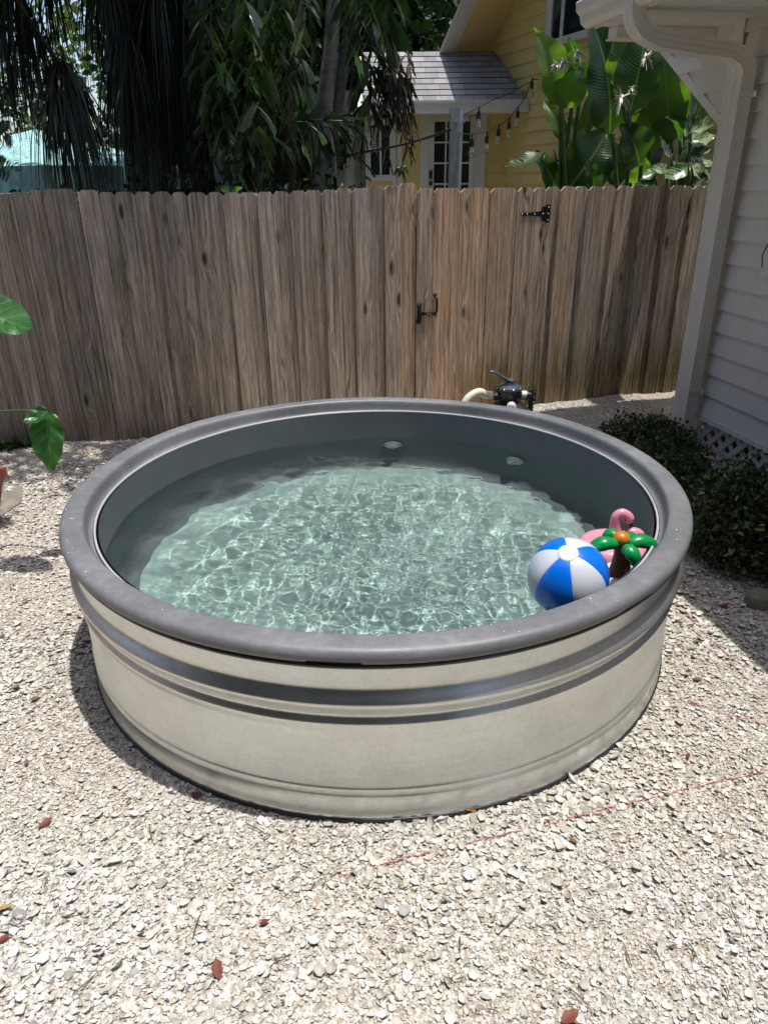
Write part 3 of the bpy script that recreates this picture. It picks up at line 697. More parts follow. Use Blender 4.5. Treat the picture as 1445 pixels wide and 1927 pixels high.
# downspout: rectangular corrugated leader with two elbows
DP = Vector((2.192, 5.05, 0))
def rect_sweep(P, wx, wy_, cor=0., seg=None, rib=.004):
    """sweep a rectangle with grooved faces; P points in world, x side along E2, y side along -E1"""
    V, F = [], []
    prof = []
    nx_ = 9
    def side(a, b, grooves):
        out = []
        for i in range(nx_):
            u = i/nx_; p_ = a+(b-a)*u
            n_ = Vector((b.y-a.y, -(b.x-a.x))).normalized()
            d = (rib*(.5-.5*math.cos(u*2*math.pi*grooves)) if .08 < u < .92 else 0)
            out.append(p_-n_*d)
        return out
    cs = [Vector((-wx/2, -wy_/2)), Vector((wx/2, -wy_/2)), Vector((wx/2, wy_/2)), Vector((-wx/2, wy_/2))]
    for i in range(4): prof += side(cs[i], cs[(i+1) % 4], 3 if i % 2 else 2)
    n = len(prof); m = len(P)
    for i in range(m):
        tng = (P[min(i+1, m-1)]-P[max(i-1, 0)]).normalized(); xa = E2.copy(); xa = (xa-tng*xa.dot(tng)).normalized(); ya = tng.cross(xa)
        sc_ = 1+(cor*(1 if i % 2 else -1) if (seg and seg[i]) else 0)
        for q in prof: V.append(P[i]+xa*q.x*sc_+ya*q.y*sc_)
    F = [(i*n+k, i*n+(k+1) % n, (i+1)*n+(k+1) % n, (i+1)*n+k) for i in range(m-1) for k in range(n)]
    return MB().add(V, F)
zt = 2.33; P = [DP+Vector((0, 0, .03)), DP+Vector((0, 0, 1.)), DP+Vector((0, 0, zt-.06))]; seg = [0, 0, 0]
up_pt = DP - E1*.30; GX = -.88-((DP-C0).dot(E1))
tgt = DP+E1*(GX)                                            # under the gutter outlet
c1 = DP+Vector((0, 0, zt)); c2 = tgt+Vector((0, 0, 2.46))
ctrl = smoothpath([DP+Vector((0, 0, zt-.06)), DP+Vector((0, 0, zt+.02)), DP-E1*.035+Vector((0, 0, zt+.085)), DP-E1*.12+Vector((0, 0, zt+.125))], 7)
P += ctrl[1:]; seg += [1]*(len(ctrl)-1)
mid = [tgt+E1*.17+Vector((0, 0, 2.50))]
P += mid; seg += [0]
ctrl2 = smoothpath([mid[0], tgt+E1*.06+Vector((0, 0, 2.545)), tgt+E1*.005+Vector((0, 0, 2.62)), tgt+Vector((0, 0, 2.70))], 7)
P += ctrl2[1:]; seg += [1]*(len(ctrl2)-1); P += [tgt+Vector((0, 0, 2.80))]; seg += [0]
ds = rect_sweep(P, .112, .085, .030, seg).build('downspout', M_DOWN, None, smooth=True, angle=35); W(ds, wh)
for z in (.40, 2.23):
    q = DP+Vector((0, 0, z)); st = MB().obox(q+E1*.006, E1, E2, (0, 0, 1), .040, .0605, .012)
    st.obox(q+E1*.043-E2*.072, E1, E2, (0, 0, 1), .003, .022, .017); W(st.build('downspout_strap', M_DOWN, None), wh)

# ------------------------------------------------------------------ yellow house beyond the fence
M_YEL = siding_mat('yellow_siding', (.66, .50, .19), (.78, .61, .25))
M_YTR = simple('cream_trim', (.70, .68, .60), .55, var=.06, vscale=3)
M_GLASS = simple('dark_glass', (.02, .024, .03), .07, spec=.8)
GN = Vector((1, .36, 0)).normalized(); GD = Vector((-.36, 1, 0)).normalized(); GK = Vector((1.735, 10.93, 0))
YB = math.atan2(GD.y, GD.x)-math.pi/2
yh = thing('yellow_house', 'yellow clapboard cottage with white trim and grey shingle porch roof', 'house', GK, YB)
gi = yh.matrix_world.inverted()
# gable wall: local x=0 plane, local y away; laps
def gp_(x, y): return gi @ onplane(x, y, GN, GK)
A0 = gp_(925, 95); A1 = gp_(973, 0); rs = (A1.z-A0.z)/(A1.y-A0.y)      # rake line z = A0.z + rs*(y-A0.y)
sb = MB(); z = .3; EXY = .155
NY = -3.9; AY = (A0.y+NY)/2; ZP = A0.z+rs*(AY-A0.y)
def yfar(z): return min(.75, A0.y+(z-A0.z)/rs)
def ynear(z): return max(NY, 2*AY-(A0.y+(z-A0.z)/rs))
while z < ZP-.01:
    z1 = min(z+EXY, ZP); na0, na1 = (NY, NY) if z < A0.z-.3 else (ynear(z), ynear(z1)); far = .75 if z < A0.z-.3 else yfar(z); far1 = .75 if z < A0.z-.3 else yfar(z1)
    sb.add([(-.022, na0, z), (-.022, far, z), (-.004, far1, z1+.004), (-.004, na1, z1+.004), (0, na0, z), (0, far, z)], [(0, 3, 2, 1), (0, 1, 5, 4)])
    z = z1
sb.build('gable_siding', M_YEL, yh)
# soffit and rake boards of the main roof, following the rake line, stood 0.5 m out from the wall
def rk(y, out=0., dz=0.): return Vector((-out, y, A0.z+rs*(y-A0.y)+dz))
far_y, near_y = A0.y+.18, AY
OUT = .62
mb = MB(); a, b, c, d = rk(far_y, 0, 0), rk(near_y, 0, 0), rk(near_y, OUT, 0), rk(far_y, OUT, 0)
mb.add([a, b, c, d], [(0, 1, 2, 3)]); mb.build('rake_soffit', M_YEL, yh)
MB().bar(rk(far_y+.02, OUT+.015, .01), rk(near_y, OUT+.015, .01), .028, .20, (1, 0, 0)).build('rake_board', M_YTR, yh)
mb = MB(); mb.add([rk(far_y+.05, OUT+.06, .11), rk(near_y, OUT+.06, .11), rk(near_y, -6, .11), rk(far_y+.05, -6, .11), rk(far_y+.05, OUT+.06, .15), rk(near_y, OUT+.06, .15), rk(near_y, -6, .15), rk(far_y+.05, -6, .15)], [(0, 1, 2, 3), (4, 7, 6, 5), (0, 4, 5, 1), (0, 3, 7, 4)])
mb.v += [(v[0], 2*AY-v[1], v[2]) for v in mb.v]; mb.f += [tuple(i+mb.n for i in reversed(f)) for f in mb.f]
mb.build('main_roof', M_SHIN, yh)
MB().box(.02, 6, NY, NY+.02, 0, 3.2).build('near_wall', M_YEL, yh)
mb = MB(); mb.add([(-.0, .74, 0), (6, .74, 0), (6, .74, 3.2), (0, .74, 3.2)], [(0, 1, 2, 3)]); mb.build('rear_wall', M_YEL, yh)
# upper window
q0, q1 = gp_(1035, 0), gp_(1058, 75)
wx0 = gp_(1034, 40).y; wx1 = gp_(1044, 40).y; zb_ = q1.z+.02
mb = MB(); mb.box(-.05, -.0, wx1, wx0, zb_, 5.0); mb.box(-.055, 0, wx1-.9, wx0+.02, zb_-.07, zb_); mb.box(-.05, 0, wx1-.88, wx1-.75, zb_, 5.0); mb.box(-.042, 0, wx1-.24, wx1-.18, zb_, 5)
wf = mb.build('window', M_YTR, yh); MB().box(-.03, -.024, wx1-.8, wx1-.001, zb_, 5.).build('pane', M_GLASS, wf)
# porch wing: frontal wall through K, local frame of its own
WY = 10.93
def wq(x, y): return atY(x, y, WY)
def wingbox(x0, x1, yb, yt, front, back=None):
    """box in world: px columns x0..x1 at row ref, rows yt..yb"""
    a = wq(x0, (yb+yt)/2).x; b = wq(x1, (yb+yt)/2).x; z0, z1 = wq((x0+x1)/2, yb).z, wq((x0+x1)/2, yt).z
    return MB().box(a, b, WY-front, WY-(back if back is not None else 0), min(z0, z1), max(z0, z1))
mb = MB(); z = .3
xl, xr = wq(688, 280).x, 1.78
while z < 2.75:
    z1 = z+.155; mb.add([(xl, WY-.02, z), (xr, WY-.02, z), (xr, WY-.004, z1+.004), (xl, WY-.004, z1+.004), (xl, WY, z), (xr, WY, z)], [(0, 1, 2, 3), (0, 4, 5, 1)]); z = z1
W(mb.build('wing_siding', M_YEL, None), yh)
W(MB().box(xl-.0, xl+.02, WY, WY+3, .3, 2.75).build('wing_side_wall', M_YTR, None), yh)
W(MB().box(xl-2.2, xl-.001, WY+.6, WY+.7, .3, 2.9).build('back_wall', simple('grey_white_wall', (.30, .31, .31), .7, var=.1), None), yh)
# trims, door, windows on the wing wall (pixel columns of the photo turned into metres)
def trim(nm, boxes, mat, parent=yh, cur=None):
    mb = MB()
    for (x0, x1, yb, yt, fr, bk) in boxes: t_ = wingbox(x0, x1, yb, yt, fr, bk); mb.add(t_.v, t_.f)
    return W(mb.build(nm, mat, None), parent)
trim('corner_trim', [(688, 691, 400, 200, .035, .0)], M_YTR)
trim('door_frame', [(790, 805, 400, 205, .05, 0), (893, 912, 400, 205, .05, 0), (805, 893, 218, 205, .048, 0), (892, 897, 400, 232, .055, .05)], M_YTR)
dr = trim('door', [(805, 816, 400, 219, .035, .0), (882, 892, 400, 219, .035, 0), (816, 882, 229, 219, .035, 0), (846, 852, 400, 229, .035, 0)] + [(816, 882, y_+1.5, y_-1.5, .033, 0) for y_ in (268, 307, 346, 385)] + [(836, 839, 400, 229, .032, 0)], M_YTR)
trim('pane', [(816, 882, 400, 229, .028, 0)], M_GLASS, dr)
trim('door_lock', [(807, 813, 336, 321, .06, .035), (807, 813, 349, 341, .06, .035)], M_BLACK, dr)
wf = trim('window', [(692, 697, 334, 226, .045, 0), (733, 741, 334, 222, .045, 0), (692, 741, 340, 329, .05, 0), (692, 741, 236, 210, .046, 0), (697, 733, 281, 277, .04, 0), (714, 718, 329, 236, .035, 0), (747, 755, 400, 205, .05, 0), (738, 745, 400, 205, .055, 0)], M_YTR)
trim('pane', [(697, 733, 329, 236, .028, 0)], M_GLASS, wf)
m_bl = simple('white_blind', (.55, .56, .57), .6)
trim('blind', [(699, 713, y_+1.2, y_-1.2, .033, .0285) for y_ in range(242, 276, 4)], m_bl, wf)
# porch roof
e0, e1_ = atY(686, 193, 10.42), onplane(992, 187, GN, GK-GN*.03); t0_ = atY(640, 88, 11.9); t1_ = onplane(929, 98, GN, GK-GN*.03)
e0 = Vector((e0.x, e0.y, 2.66)); e1_.z = 2.66
rfx = (e1_-e0).normalized(); up_ = (t1_-e1_); up_ -= rfx*up_.dot(rfx); H_ = up_.length; up_.normalize(); nn_ = rfx.cross(up_)
Mr = Matrix(((rfx.x, up_.x, nn_.x, e0.x), (rfx.y, up_.y, nn_.y, e0.y), (rfx.z, up_.z, nn_.z, e0.z), (0, 0, 0, 1)))
Wd = (e1_-e0).length; tv = t1_-e1_; sh = tv.dot(rfx)
mb = MB(); rows = int(H_/.127)+1
for k in range(rows):                                       # real overlapping courses
    ya, yb = k*.127, min((k+1)*.127+.02, H_+.02); u0, u1 = ya/H_, yb/H_
    xa0, xa1 = -.02-.0*u0, Wd+sh*u0; xb0, xb1 = -.02, Wd+sh*u1
    o_ = mb.n
    mb.add([(xa0, ya, .014), (xa1, ya, .014), (xb1, yb, .003), (xb0, yb, .003), (xa0, ya, 0), (xa1, ya, 0)], [(0, 1, 2, 3), (4, 5, 1, 0)])
pr = mb.build('porch_roof', M_SHIN, None); pr.matrix_world = Mr; W(pr, yh)
mb = MB(); mb.add([e0+Vector((0, 0, -.02)), e1_+Vector((0, 0, -.02)), t1_+Vector((0, 0, -.02)), e0+up_*H_+Vector((0, 0, -.02))], [(3, 2, 1, 0)])
W(mb.build('roof_deck', M_YTR, None), yh)
mb = MB(); mb.bar(e0+Vector((-.03, -.02, -.06)), e1_+Vector((0.02, -.02, -.06)), .03, .13, (0, 0, 1)); mb.bar(e0+Vector((-.05, -.03, .0)), e1_+Vector((.02, -.03, .0)), .02, .03, (0, 0, 1))
W(mb.build('porch_fascia', M_YTR, None), yh)
mb = MB(); mb.bar(e0+Vector((-.02, 0, -.06)), e0+up_*H_*.98+Vector((-.02, 0, -.04)), .03, .13, (1, 0, 0)); W(mb.build('porch_rake_board', M_YTR, None), yh)
mb = MB(); a_, b_ = e0+Vector((0, .03, -.11)), e1_+Vector((0, .03, -.11)); mb.add([a_, b_, Vector((b_.x-.1, WY, b_.z)), Vector((a_.x, WY, a_.z))], [(0, 1, 2, 3)]); W(mb.build('porch_soffit', M_YTR, None), yh)

# metal post with knobs, in front of the porch
pp = atY(858, 350, 7.6); px0, px1 = atY(846, 280, 7.6).x, atY(866, 280, 7.6).x; ztop = atY(858, 203, 7.6).z
post = thing('metal_post', 'square galvanized metal post with cable knobs in front of the porch door', 'post', (pp.x, 7.6, 0))
mb = MB(); mb.box(px0-pp.x, px1-pp.x-.012, 0, .09, 0, ztop); mb.build('pole', M_STEEL, post)
MB().box(px1-pp.x-.011, px1-pp.x+.018, .01, .10, 0, ztop-.01).build('side_channel', simple('pale_metal', (.62, .67, .72), .4, .5), post)
for (x_, y_) in ((858, 229), (873, 228), (868, 250)):
    q = atY(x_, y_, 7.58); MB().tube([(q.x-pp.x, .0, q.z), (q.x-pp.x, -.035, q.z)], [.016, .014], 12).build('knob', M_STEEL, post, smooth=True, angle=40)

# string lights: cord swagged from a wall hook past the eave to the post
sl = thing('string_lights', 'black cord of clear bulbs swagged from yellow wall to metal post', 'string lights', (1.2, 9.2, 2.2))
hook = onplane(1012, 150, GN, GK-GN*.08)
pts = [onplane(1012, 150, GN, GK-GN*.08), onplane(1000, 152, GN, GK-GN*.09), onplane(986, 185, GN, GK-GN*.25), atY(972, 205, 9.9), atY(950, 229, 9.4), atY(925, 243, 9.), atY(900, 251, 8.5), atY(873, 252, 7.7)]
cp = smoothpath(pts, 6); W(MB().tube(cp, .006, 6).build('cord', M_BLACK, None), sl)
cp2 = smoothpath([onplane(1008, 148, GN, GK-GN*.08), atY(960, 175, 9.8), atY(930, 187, 9.4), atY(880, 213, 8.3), atY(866, 220, 7.65)], 6); W(MB().tube(cp2, .005, 6).build('cord', M_BLACK, None), sl)
m_bulb = simple('clear_bulb', (.9, .88, .8), .06, trans=.85)
def bulb(x_, y_, Y_):
    q = atY(x_, y_, Y_); mb = MB(); mb.tube([q+Vector((0, 0, .05)), q+Vector((0, 0, .0))], [.008, .008], 8); mb.tube([q, q-Vector((0, 0, .07))], [.021, .024], 10)
    s_ = W(mb.build('socket', M_BLACK, None, smooth=True, angle=40), sl)
    b_ = MB().lathe([(.0005, -.17), (.018, -.163), (.03, -.14), (.028, -.11), (.018, -.08), (.016, -.071)], q, 12).build('bulb', m_bulb, None, smooth=True); b_.parent = s_
for a in ((974, 209, 9.8), (958, 230, 9.5), (938, 243, 9.2), (916, 256, 8.9), (888, 262, 8.3), (1001, 155, 10.2), (901, 210, 8.8)): bulb(*a)
MB_c = MB(); 
cb = smoothpath([atY(640, 296, 7.9), atY(690, 286, 7.8), atY(760, 272, 7.7), atY(810, 257, 7.6), atY(848, 243, 7.58)], 8)
MB_c.tube(cb, .012, 6); 
cbo = MB_c.build('overhead_cable', M_BLACK); tag(cbo, 'black cable strung from the palms across to the metal post', 'cable')

# neighbour's turquoise parasol behind the palms
M_TEAL = simple('turquoise_canvas', (.36, .64, .62), .8, var=.05); 
PY = 11.; apex = atY(66, 243, PY); a_l, a_r = atY(-70, 318, PY-1.4), atY(275, 303, PY-1.2)
um = thing('patio_parasol', 'turquoise canvas parasol with drop valance behind the hanging palm fronds', 'parasol', (apex.x, PY, 0))
mb = MB(); vb = MB(); rr_ = 2.0; cx_, cy2 = apex.x, PY; ez = atY(100, 312, PY-1.6).z
rim_pts = [Vector((rr_*1.0*math.cos(a), rr_*math.sin(a), ez)) for a in np.linspace(R(22.5), R(382.5), 9)[:-1]]
ap = Vector((0, 0, apex.z))
for k in range(8):
    a, b = rim_pts[k], rim_pts[(k+1) % 8]
    mb.add([ap, a, b], [(0, 1, 2)]); vb.add([a, b, b-Vector((0, 0, .28)), a-Vector((0, 0, .28))], [(0, 1, 2, 3)])
mb.build('canopy', M_TEAL, um); vb.build('valance', M_TEAL, um); MB().tube([(0, 0, 0), (0, 0, apex.z)], .03, 10).build('pole', M_WHITEP, um)

# ------------------------------------------------------------------ foliage tools
def rot_frame(d, spin):
    """unit d (n,3), spin (n,) -> side, normal"""
    ref = np.where(np.abs(d[:, 2:3]) < .95, np.array([[0, 0, 1.]]), np.array([[1., 0, 0]]))
    s_ = np.cross(d, ref); s_ /= np.linalg.norm(s_, axis=1, keepdims=True)+1e-9; n_ = np.cross(s_, d)
    c, q = np.cos(spin)[:, None], np.sin(spin)[:, None]
    return s_*c+n_*q, n_*c-s_*q
def leaf_arrays(P, D, L, Wd, spin, fold=.25, droop=.15):
    """pointed leaves, 6 vertices / 4 quads-as-tris; P base, D direction, L length, Wd width"""
    n = len(P); D = D/(np.linalg.norm(D, axis=1, keepdims=True)+1e-9); S, N = rot_frame(D, spin)
    L = L[:, None]; Wd = Wd[:, None]; G_ = np.array([[0, 0, -1.]])
    m1 = P+D*L*.38+G_*L*droop*.15; m2 = P+D*L*.72+G_*L*droop*.5; tip = P+D*L+G_*L*droop
    V = np.stack([P, m1, m2, tip, m1+S*Wd*.5+N*Wd*fold, m2+S*Wd*.38+N*Wd*fold*.7, m1-S*Wd*.5+N*Wd*fold, m2-S*Wd*.38+N*Wd*fold*.7], 1)
    T = np.array([[0, 4, 1], [1, 4, 5], [1, 5, 2], [2, 5, 3], [0, 1, 6], [1, 7, 6], [1, 2, 7], [2, 3, 7]])
    return V.reshape(-1, 3), (T[None]+(np.arange(n)*8)[:, None, None]).reshape(-1, 3)
def strips(P, D, L, Wd, g, seg=6, rng=RNG, twist=.6):
    """thin drooping blades"""
    n = len(P); D = D/(np.linalg.norm(D, axis=1, keepdims=True)+1e-9); S, N = rot_frame(D, rng.uniform(-twist, twist, n))
    out = []; pos = P.copy(); d = D.copy()
    for k in range(seg+1):
        t = k/seg; w_ = Wd*(1-t)**.6*(.45+.55*min(1, t*5)) if k < seg else Wd*.03
        out += [pos+S*w_[:, None]*.5, pos-S*w_[:, None]*.5]
        d = d+np.array([[0, 0, -1.]])*(g[:, None]/seg); d /= np.linalg.norm(d, axis=1, keepdims=True)
        pos = pos+d*(L/seg)[:, None]
    V = np.stack(out, 1); m = 2*(seg+1)
    T = np.array([[2*k, 2*k+1, 2*k+3, 2*k+2] for k in range(seg)])
    return V.reshape(-1, 3), (T[None]+(np.arange(n)*m)[:, None, None]).reshape(-1, 4)
def join(lst):
    Vs, Fs, o = [], [], 0
    for a, b in lst: Vs.append(a); Fs.append(b+o); o += len(a)
    return np.concatenate(Vs), np.concatenate(Fs)
def crown(clumps, per, size, rng, out=.6, aspect=.5, shell=.55):
    """leaves through a set of ellipsoid clumps [(x,y,z,rx,ry,rz)]"""
    P, D = [], []
    for (x, y, z, rx, ry, rz) in clumps:
        n = int(per*rx*ry*rz*8) if per < 1000 else int(per)
        u = rng.normal(size=(n, 3)); u /= np.linalg.norm(u, axis=1, keepdims=True)
        r = rng.uniform(shell**3, 1, n)**(1/3)*(1+.18*rng.normal(size=n))
        P.append(np.array([[x, y, z]])+u*r[:, None]*np.array([[rx, ry, rz]])); D.append(u*out+rng.normal(size=(n, 3))*.6+np.array([[0, 0, -.15]]))
    P, D = np.concatenate(P), np.concatenate(D); n = len(P)
    L = size*rng.uniform(.6, 1.3, n)
    return leaf_arrays(P, D, L, L*aspect, rng.uniform(-1.2, 1.2, n))
ML_DARK = leafmat('dark_leaf', [(.008, .018, .006), (.018, .038, .012), (.035, .065, .02)], .5, .12)
ML_OAK = leafmat('tree_leaf', [(.015, .035, .01), (.035, .07, .018), (.07, .12, .03)], .5, .2)
ML_FISH = leafmat('fishtail_leaf', [(.014, .034, .012), (.03, .065, .022), (.06, .11, .036), (.15, .18, .08)], .3, .15, .6)
ML_FAN = leafmat('fan_palm_blade', [(.008, .012, .008), (.018, .026, .014), (.034, .042, .024), (.08, .08, .05)], .45, .06, .4)
ML_DEAD = leafmat('dry_leaf', [(.03, .02, .015), (.10, .075, .055), (.20, .16, .125)], .6, .08)
ML_BUSH = leafmat('shrub_leaf', [(.012, .026, .010), (.024, .046, .015), (.05, .08, .024), (.17, .20, .07)], .32, .15, .5)
ML_BRIGHT = leafmat('bright_leaf', [(.10, .22, .02), (.16, .32, .03)], .4, .35)
ML_TARO = leafmat('taro_leaf', [(.03, .10, .03), (.05, .16, .04)], .35, .3, .5, scale=30)
def bark(name, c0, c1, sz=6., sxy=14.):
    m, t, b = nodes(name); g = G(t); v = g.obj
    n = g.noise(g.mapping(v, (sxy, sxy, sz)), 1., 6, .65); ring = g.noise(g.mapping(v, (2, 2, 22)), 1., 3, .5)
    c = g.ramp(g.m('ADD', g.m('MULTIPLY', n, .65), g.m('MULTIPLY', ring, .35)), [(.35, c0), (.65, c1)])
    t.links.new(c, b.inputs['Base Color']); b.inputs['Roughness'].default_value = .9; g.bump(n, .6, .02, b); return m
M_BARK = bark('palm_bark', (.11, .10, .09), (.30, .28, .255)); M_BARKD = bark('dark_bark', (.02, .016, .012), (.06, .048, .035))
M_STEM = simple('green_stem', (.05, .10, .03), .5, var=.3, vscale=12)

def wedge_leaflets(P, D, L, Wd, spin, rng, droop=.35):
    """fishtail leaflets: narrow base, wide ragged end"""
    n = len(P); D = D/(np.linalg.norm(D, axis=1, keepdims=True)+1e-9); S, N = rot_frame(D, spin); G_ = np.array([[0, 0, -1.]])
    L = L[:, None]; Wd = Wd[:, None]; J = lambda a: rng.normal(0, a, (n, 1))
    q = lambda u, s_, f=0.: P+D*L*u+S*Wd*s_+N*Wd*f+G_*L*droop*u*u
    V = np.stack([q(0, .03), q(0, -.03), q(.35, .28, .10), q(.35, -.20, .06), q(.35, .04, 0), q(.7, .50+J(.05), .12), q(.72, .05, 0), q(.7, -.34+J(.05), .06),
                  q(1.02+J(.06), .44, .05), q(.90+J(.05), .20, .03), q(.98+J(.06), .02, 0), q(.84+J(.05), -.16, 0), q(.80+J(.06), -.34, .02), q(1.08+J(.08), .58, .02)], 1)
    T = np.array([[0, 1, 4, 2], [1, 3, 4, 4], [2, 4, 6, 5], [4, 3, 7, 6], [5, 6, 9, 8], [6, 10, 9, 9], [6, 11, 10, 10], [6, 7, 12, 11], [5, 8, 13, 13]])
    T3 = []
    for f in T: T3.append([f[0], f[1], f[2]]); 
    for f in T:
        if f[2] != f[3]: T3.append([f[0], f[2], f[3]])
    T3 = np.array(T3)
    return V.reshape(-1, 3), (T3[None]+(np.arange(n)*14)[:, None, None]).reshape(-1, 3)
def branchlets(paths, rng, L=.24, Wd=.12, step=.085, spread=.75, fn=wedge_leaflets):
    out = []
    for P in paths:
        P = np.array([tuple(q) for q in smoothpath(P, 6)]); seg = np.linalg.norm(np.diff(P, axis=0), axis=1); cum = np.concatenate([[0], np.cumsum(seg)])
        tt = np.arange(step, cum[-1], step); n = len(tt)
        if n < 2: continue
        pos = np.stack([np.interp(tt, cum, P[:, i]) for i in range(3)], 1); dr = np.stack([np.interp(tt+.02, cum, P[:, i]) for i in range(3)], 1)-pos+1e-6*rng.normal(size=(n, 3))
        dr /= np.linalg.norm(dr, axis=1, keepdims=True)+1e-9
        sd_ = np.cross(dr, np.array([[0, 1., .15]])); sd_ /= np.linalg.norm(sd_, axis=1, keepdims=True)+1e-9
        alt = np.where(np.arange(n) % 2, 1., -1.)[:, None]
        D = dr*.6+sd_*alt*spread+rng.normal(size=(n, 3))*.22+np.array([[0, 0, -.35]])
        sz = np.clip(1.15-.35*tt/cum[-1], .5, 2)*rng.uniform(.7, 1.25, n)
        out.append(fn(pos, D, L*sz, Wd*sz*rng.uniform(.7, 1.3, n), rng.uniform(-.7, .7, n), rng))
    return join(out)
def quadfix(F):  # pad
    return F

# ------------------------------------------------------------------ fan palms with hanging skirts, left
def hanging(cx, cy_, Y, x0, x1, yb, n, rng, wd=.016, out=.25, jit=.4):
    """blades that leave a hub at pixel (cx,cy_) and hang down to row yb between columns x0..x1"""
    hub = np.array(atY(cx, cy_, Y)); tx = rng.uniform(x0, x1, n); ty = yb+12-np.abs(rng.normal(0, .27, n))*(yb-cy_)
    tgt = np.array([tuple(atY(a, b, Y)) for a, b in zip(tx, ty)]); tgt[:, 1] += rng.normal(0, jit, n)
    v_ = tgt-hub; L = np.linalg.norm(v_, axis=1)
    D = v_/L[:, None]; side = D.copy(); side[:, 2] *= .3; D = D*.55+side*1.1+np.array([[0, 0, .25]])
    P = hub[None]+rng.normal(0, .05, (n, 3))
    return strips(P, D, L*1.12, np.full(n, wd)*rng.uniform(.6, 1.5, n), np.full(n, 2.4), 8, rng)
def fan_frond(hub, dir_, Lr, rng, n=34, g=1.3, wd=.03):
    dir_ = np.array(dir_, float); dir_ /= np.linalg.norm(dir_); side = np.cross(dir_, [0, 0, 1.]); side /= np.linalg.norm(side); upv = np.cross(side, dir_)
    a = np.linspace(-1.9, 1.9, n)+rng.normal(0, .04, n)
    D = np.cos(a)[:, None]*dir_+np.sin(a)[:, None]*side+upv*.1*rng.normal(size=(n, 1))
    L = Lr*(.65+.35*np.cos(a*.6))*rng.uniform(.85, 1.1, n)
    return strips(np.repeat(np.array(hub)[None], n, 0), D, L, np.full(n, wd), np.full(n, g), 6, rng, twist=.9)
def fan_palm(base, H, label, fronds, hangers, seed, nfr=16, gapdir=None):
    rng = np.random.default_rng(seed); t = thing('fan_palm', label, 'palm tree', base, 0, 'fan palms behind the fence'); b = Vector(base)
    tp = smoothpath([(0, 0, -.1), (.04, .0, H*.4), (.0, .02, H)], 6); MB().tube(tp, [.15]*3+[.12]*(len(tp)-3), 12).build('trunk', M_BARKD, t, smooth=True)
    top = b+Vector((0, 0, H))
    for k in range(nfr):
        a = 2*math.pi*k/nfr+rng.uniform(-.2, .2); el = rng.uniform(-.5, .9); L = rng.uniform(.7, 1.1)
        h = top+Vector((math.cos(a)*math.cos(el), math.sin(a)*math.cos(el), math.sin(el)))*L
        if h.z < 3.5: h.z = 3.5
        V, F = fan_frond(h, (math.cos(a), math.sin(a), el*.3-.3), .95, rng)
        ps = MB().tube(smoothpath([top, (top+h)/2+Vector((0, 0, .12)), h], 3), .018, 5)
        o = npmesh('frond', V, F, ML_FAN); W(o, t); s_ = ps.build('petiole', M_STEM, None); s_.parent = o
    for h in hangers:
        n = h[6]; V, F = hanging(*h[:6], n, rng, **(h[7] if len(h) > 7 else {})); o = npmesh('frond', V, F, ML_FAN); W(o, t)
        hub = atY(h[0], h[1], h[2]); s_ = MB().tube(smoothpath([top, (top+hub)/2+Vector((0, -.1, .25)), hub], 5), .02, 6).build('petiole', M_BARKD, None); s_.parent = o
    return t
bl = atY(-110, 350, 7.6); fan_palm((bl.x, 7.6, 0), 4.6, 'dark fan palm at far left with long hanging fronds over the parasol', 0,
    [(116, 128, 6.9, 78, 216, 362, 360, dict(jit=.25)), (20, -60, 7.2, -30, 70, 235, 130), (95, -60, 7.3, 45, 105, 90, 60), (5, -60, 6.8, -60, 20, 250, 60), (60, 30, 7.4, 62, 95, 235, 50)], 3)
br_ = atY(300, 350, 8.4); fan_palm((br_.x, 8.4, 0), 4.9, 'dark fan palm beside the fishtail palm, fronds hanging like a curtain', 0,
    [(245, 70, 7.6, 210, 320, 350, 210), (195, -70, 7.7, 140, 260, 140, 180), (290, -50, 7.9, 215, 350, 300, 300), (330, 60, 8.2, 270, 400, 355, 300), (230, 90, 8.3, 215, 290, 300, 140), (350, -60, 8.2, 290, 420, 260, 220), (250, -80, 8.6, 180, 330, 200, 200), (300,150,8.8,230,400,370,300)], 4)

# ------------------------------------------------------------------ fishtail palm
rng = np.random.default_rng(21)
fb = atY(606, 350, 7.8)
fp = thing('fishtail_palm', 'tall multi-stemmed fishtail palm with pale grey trunks behind the fence', 'palm tree', (fb.x, 7.8, 0))
def px_tube(name, pts, rad, mat, parent, n=12, k=6):
    P = smoothpath([atY(*q) for q in pts], k); r = np.interp(np.linspace(0, 1, len(P)), np.linspace(0, 1, len(rad)), rad)
    return W(MB().tube(P, list(r), n).build(name, mat, None, smooth=True), parent)
px_tube('trunk', [(604, 420, 7.8), (607, 345, 7.8), (611, 310, 7.8), (608, 285, 7.8), (611, 200, 7.8), (622, 100, 7.8), (628, -10, 7.8), (632, -160, 7.8)], [.10, .105, .10, .12, .088, .078, .072, .066, .06], M_BARK, fp)
px_tube('trunk', [(600, 420, 8.0), (618, 300, 8.0), (632, 215, 7.95), (645, 130, 7.9), (655, 50, 7.85), (664, -20, 7.8), (678, -150, 7.8)], [.08, .075, .06, .052, .05, .05, .05], M_BARK, fp)
px_tube('trunk', [(535, 420, 8.3), (537, 350, 8.3), (540, 250, 8.3), (548, 120, 8.4), (560, -60, 8.4)], [.11, .105, .1, .09, .08], M_BARKD, fp)
px_tube('trunk', [(470, 420, 8.6), (474, 250, 8.6), (480, 60, 8.6), (485, -80, 8.6)], [.08, .075, .07, .07], M_BARKD, fp)
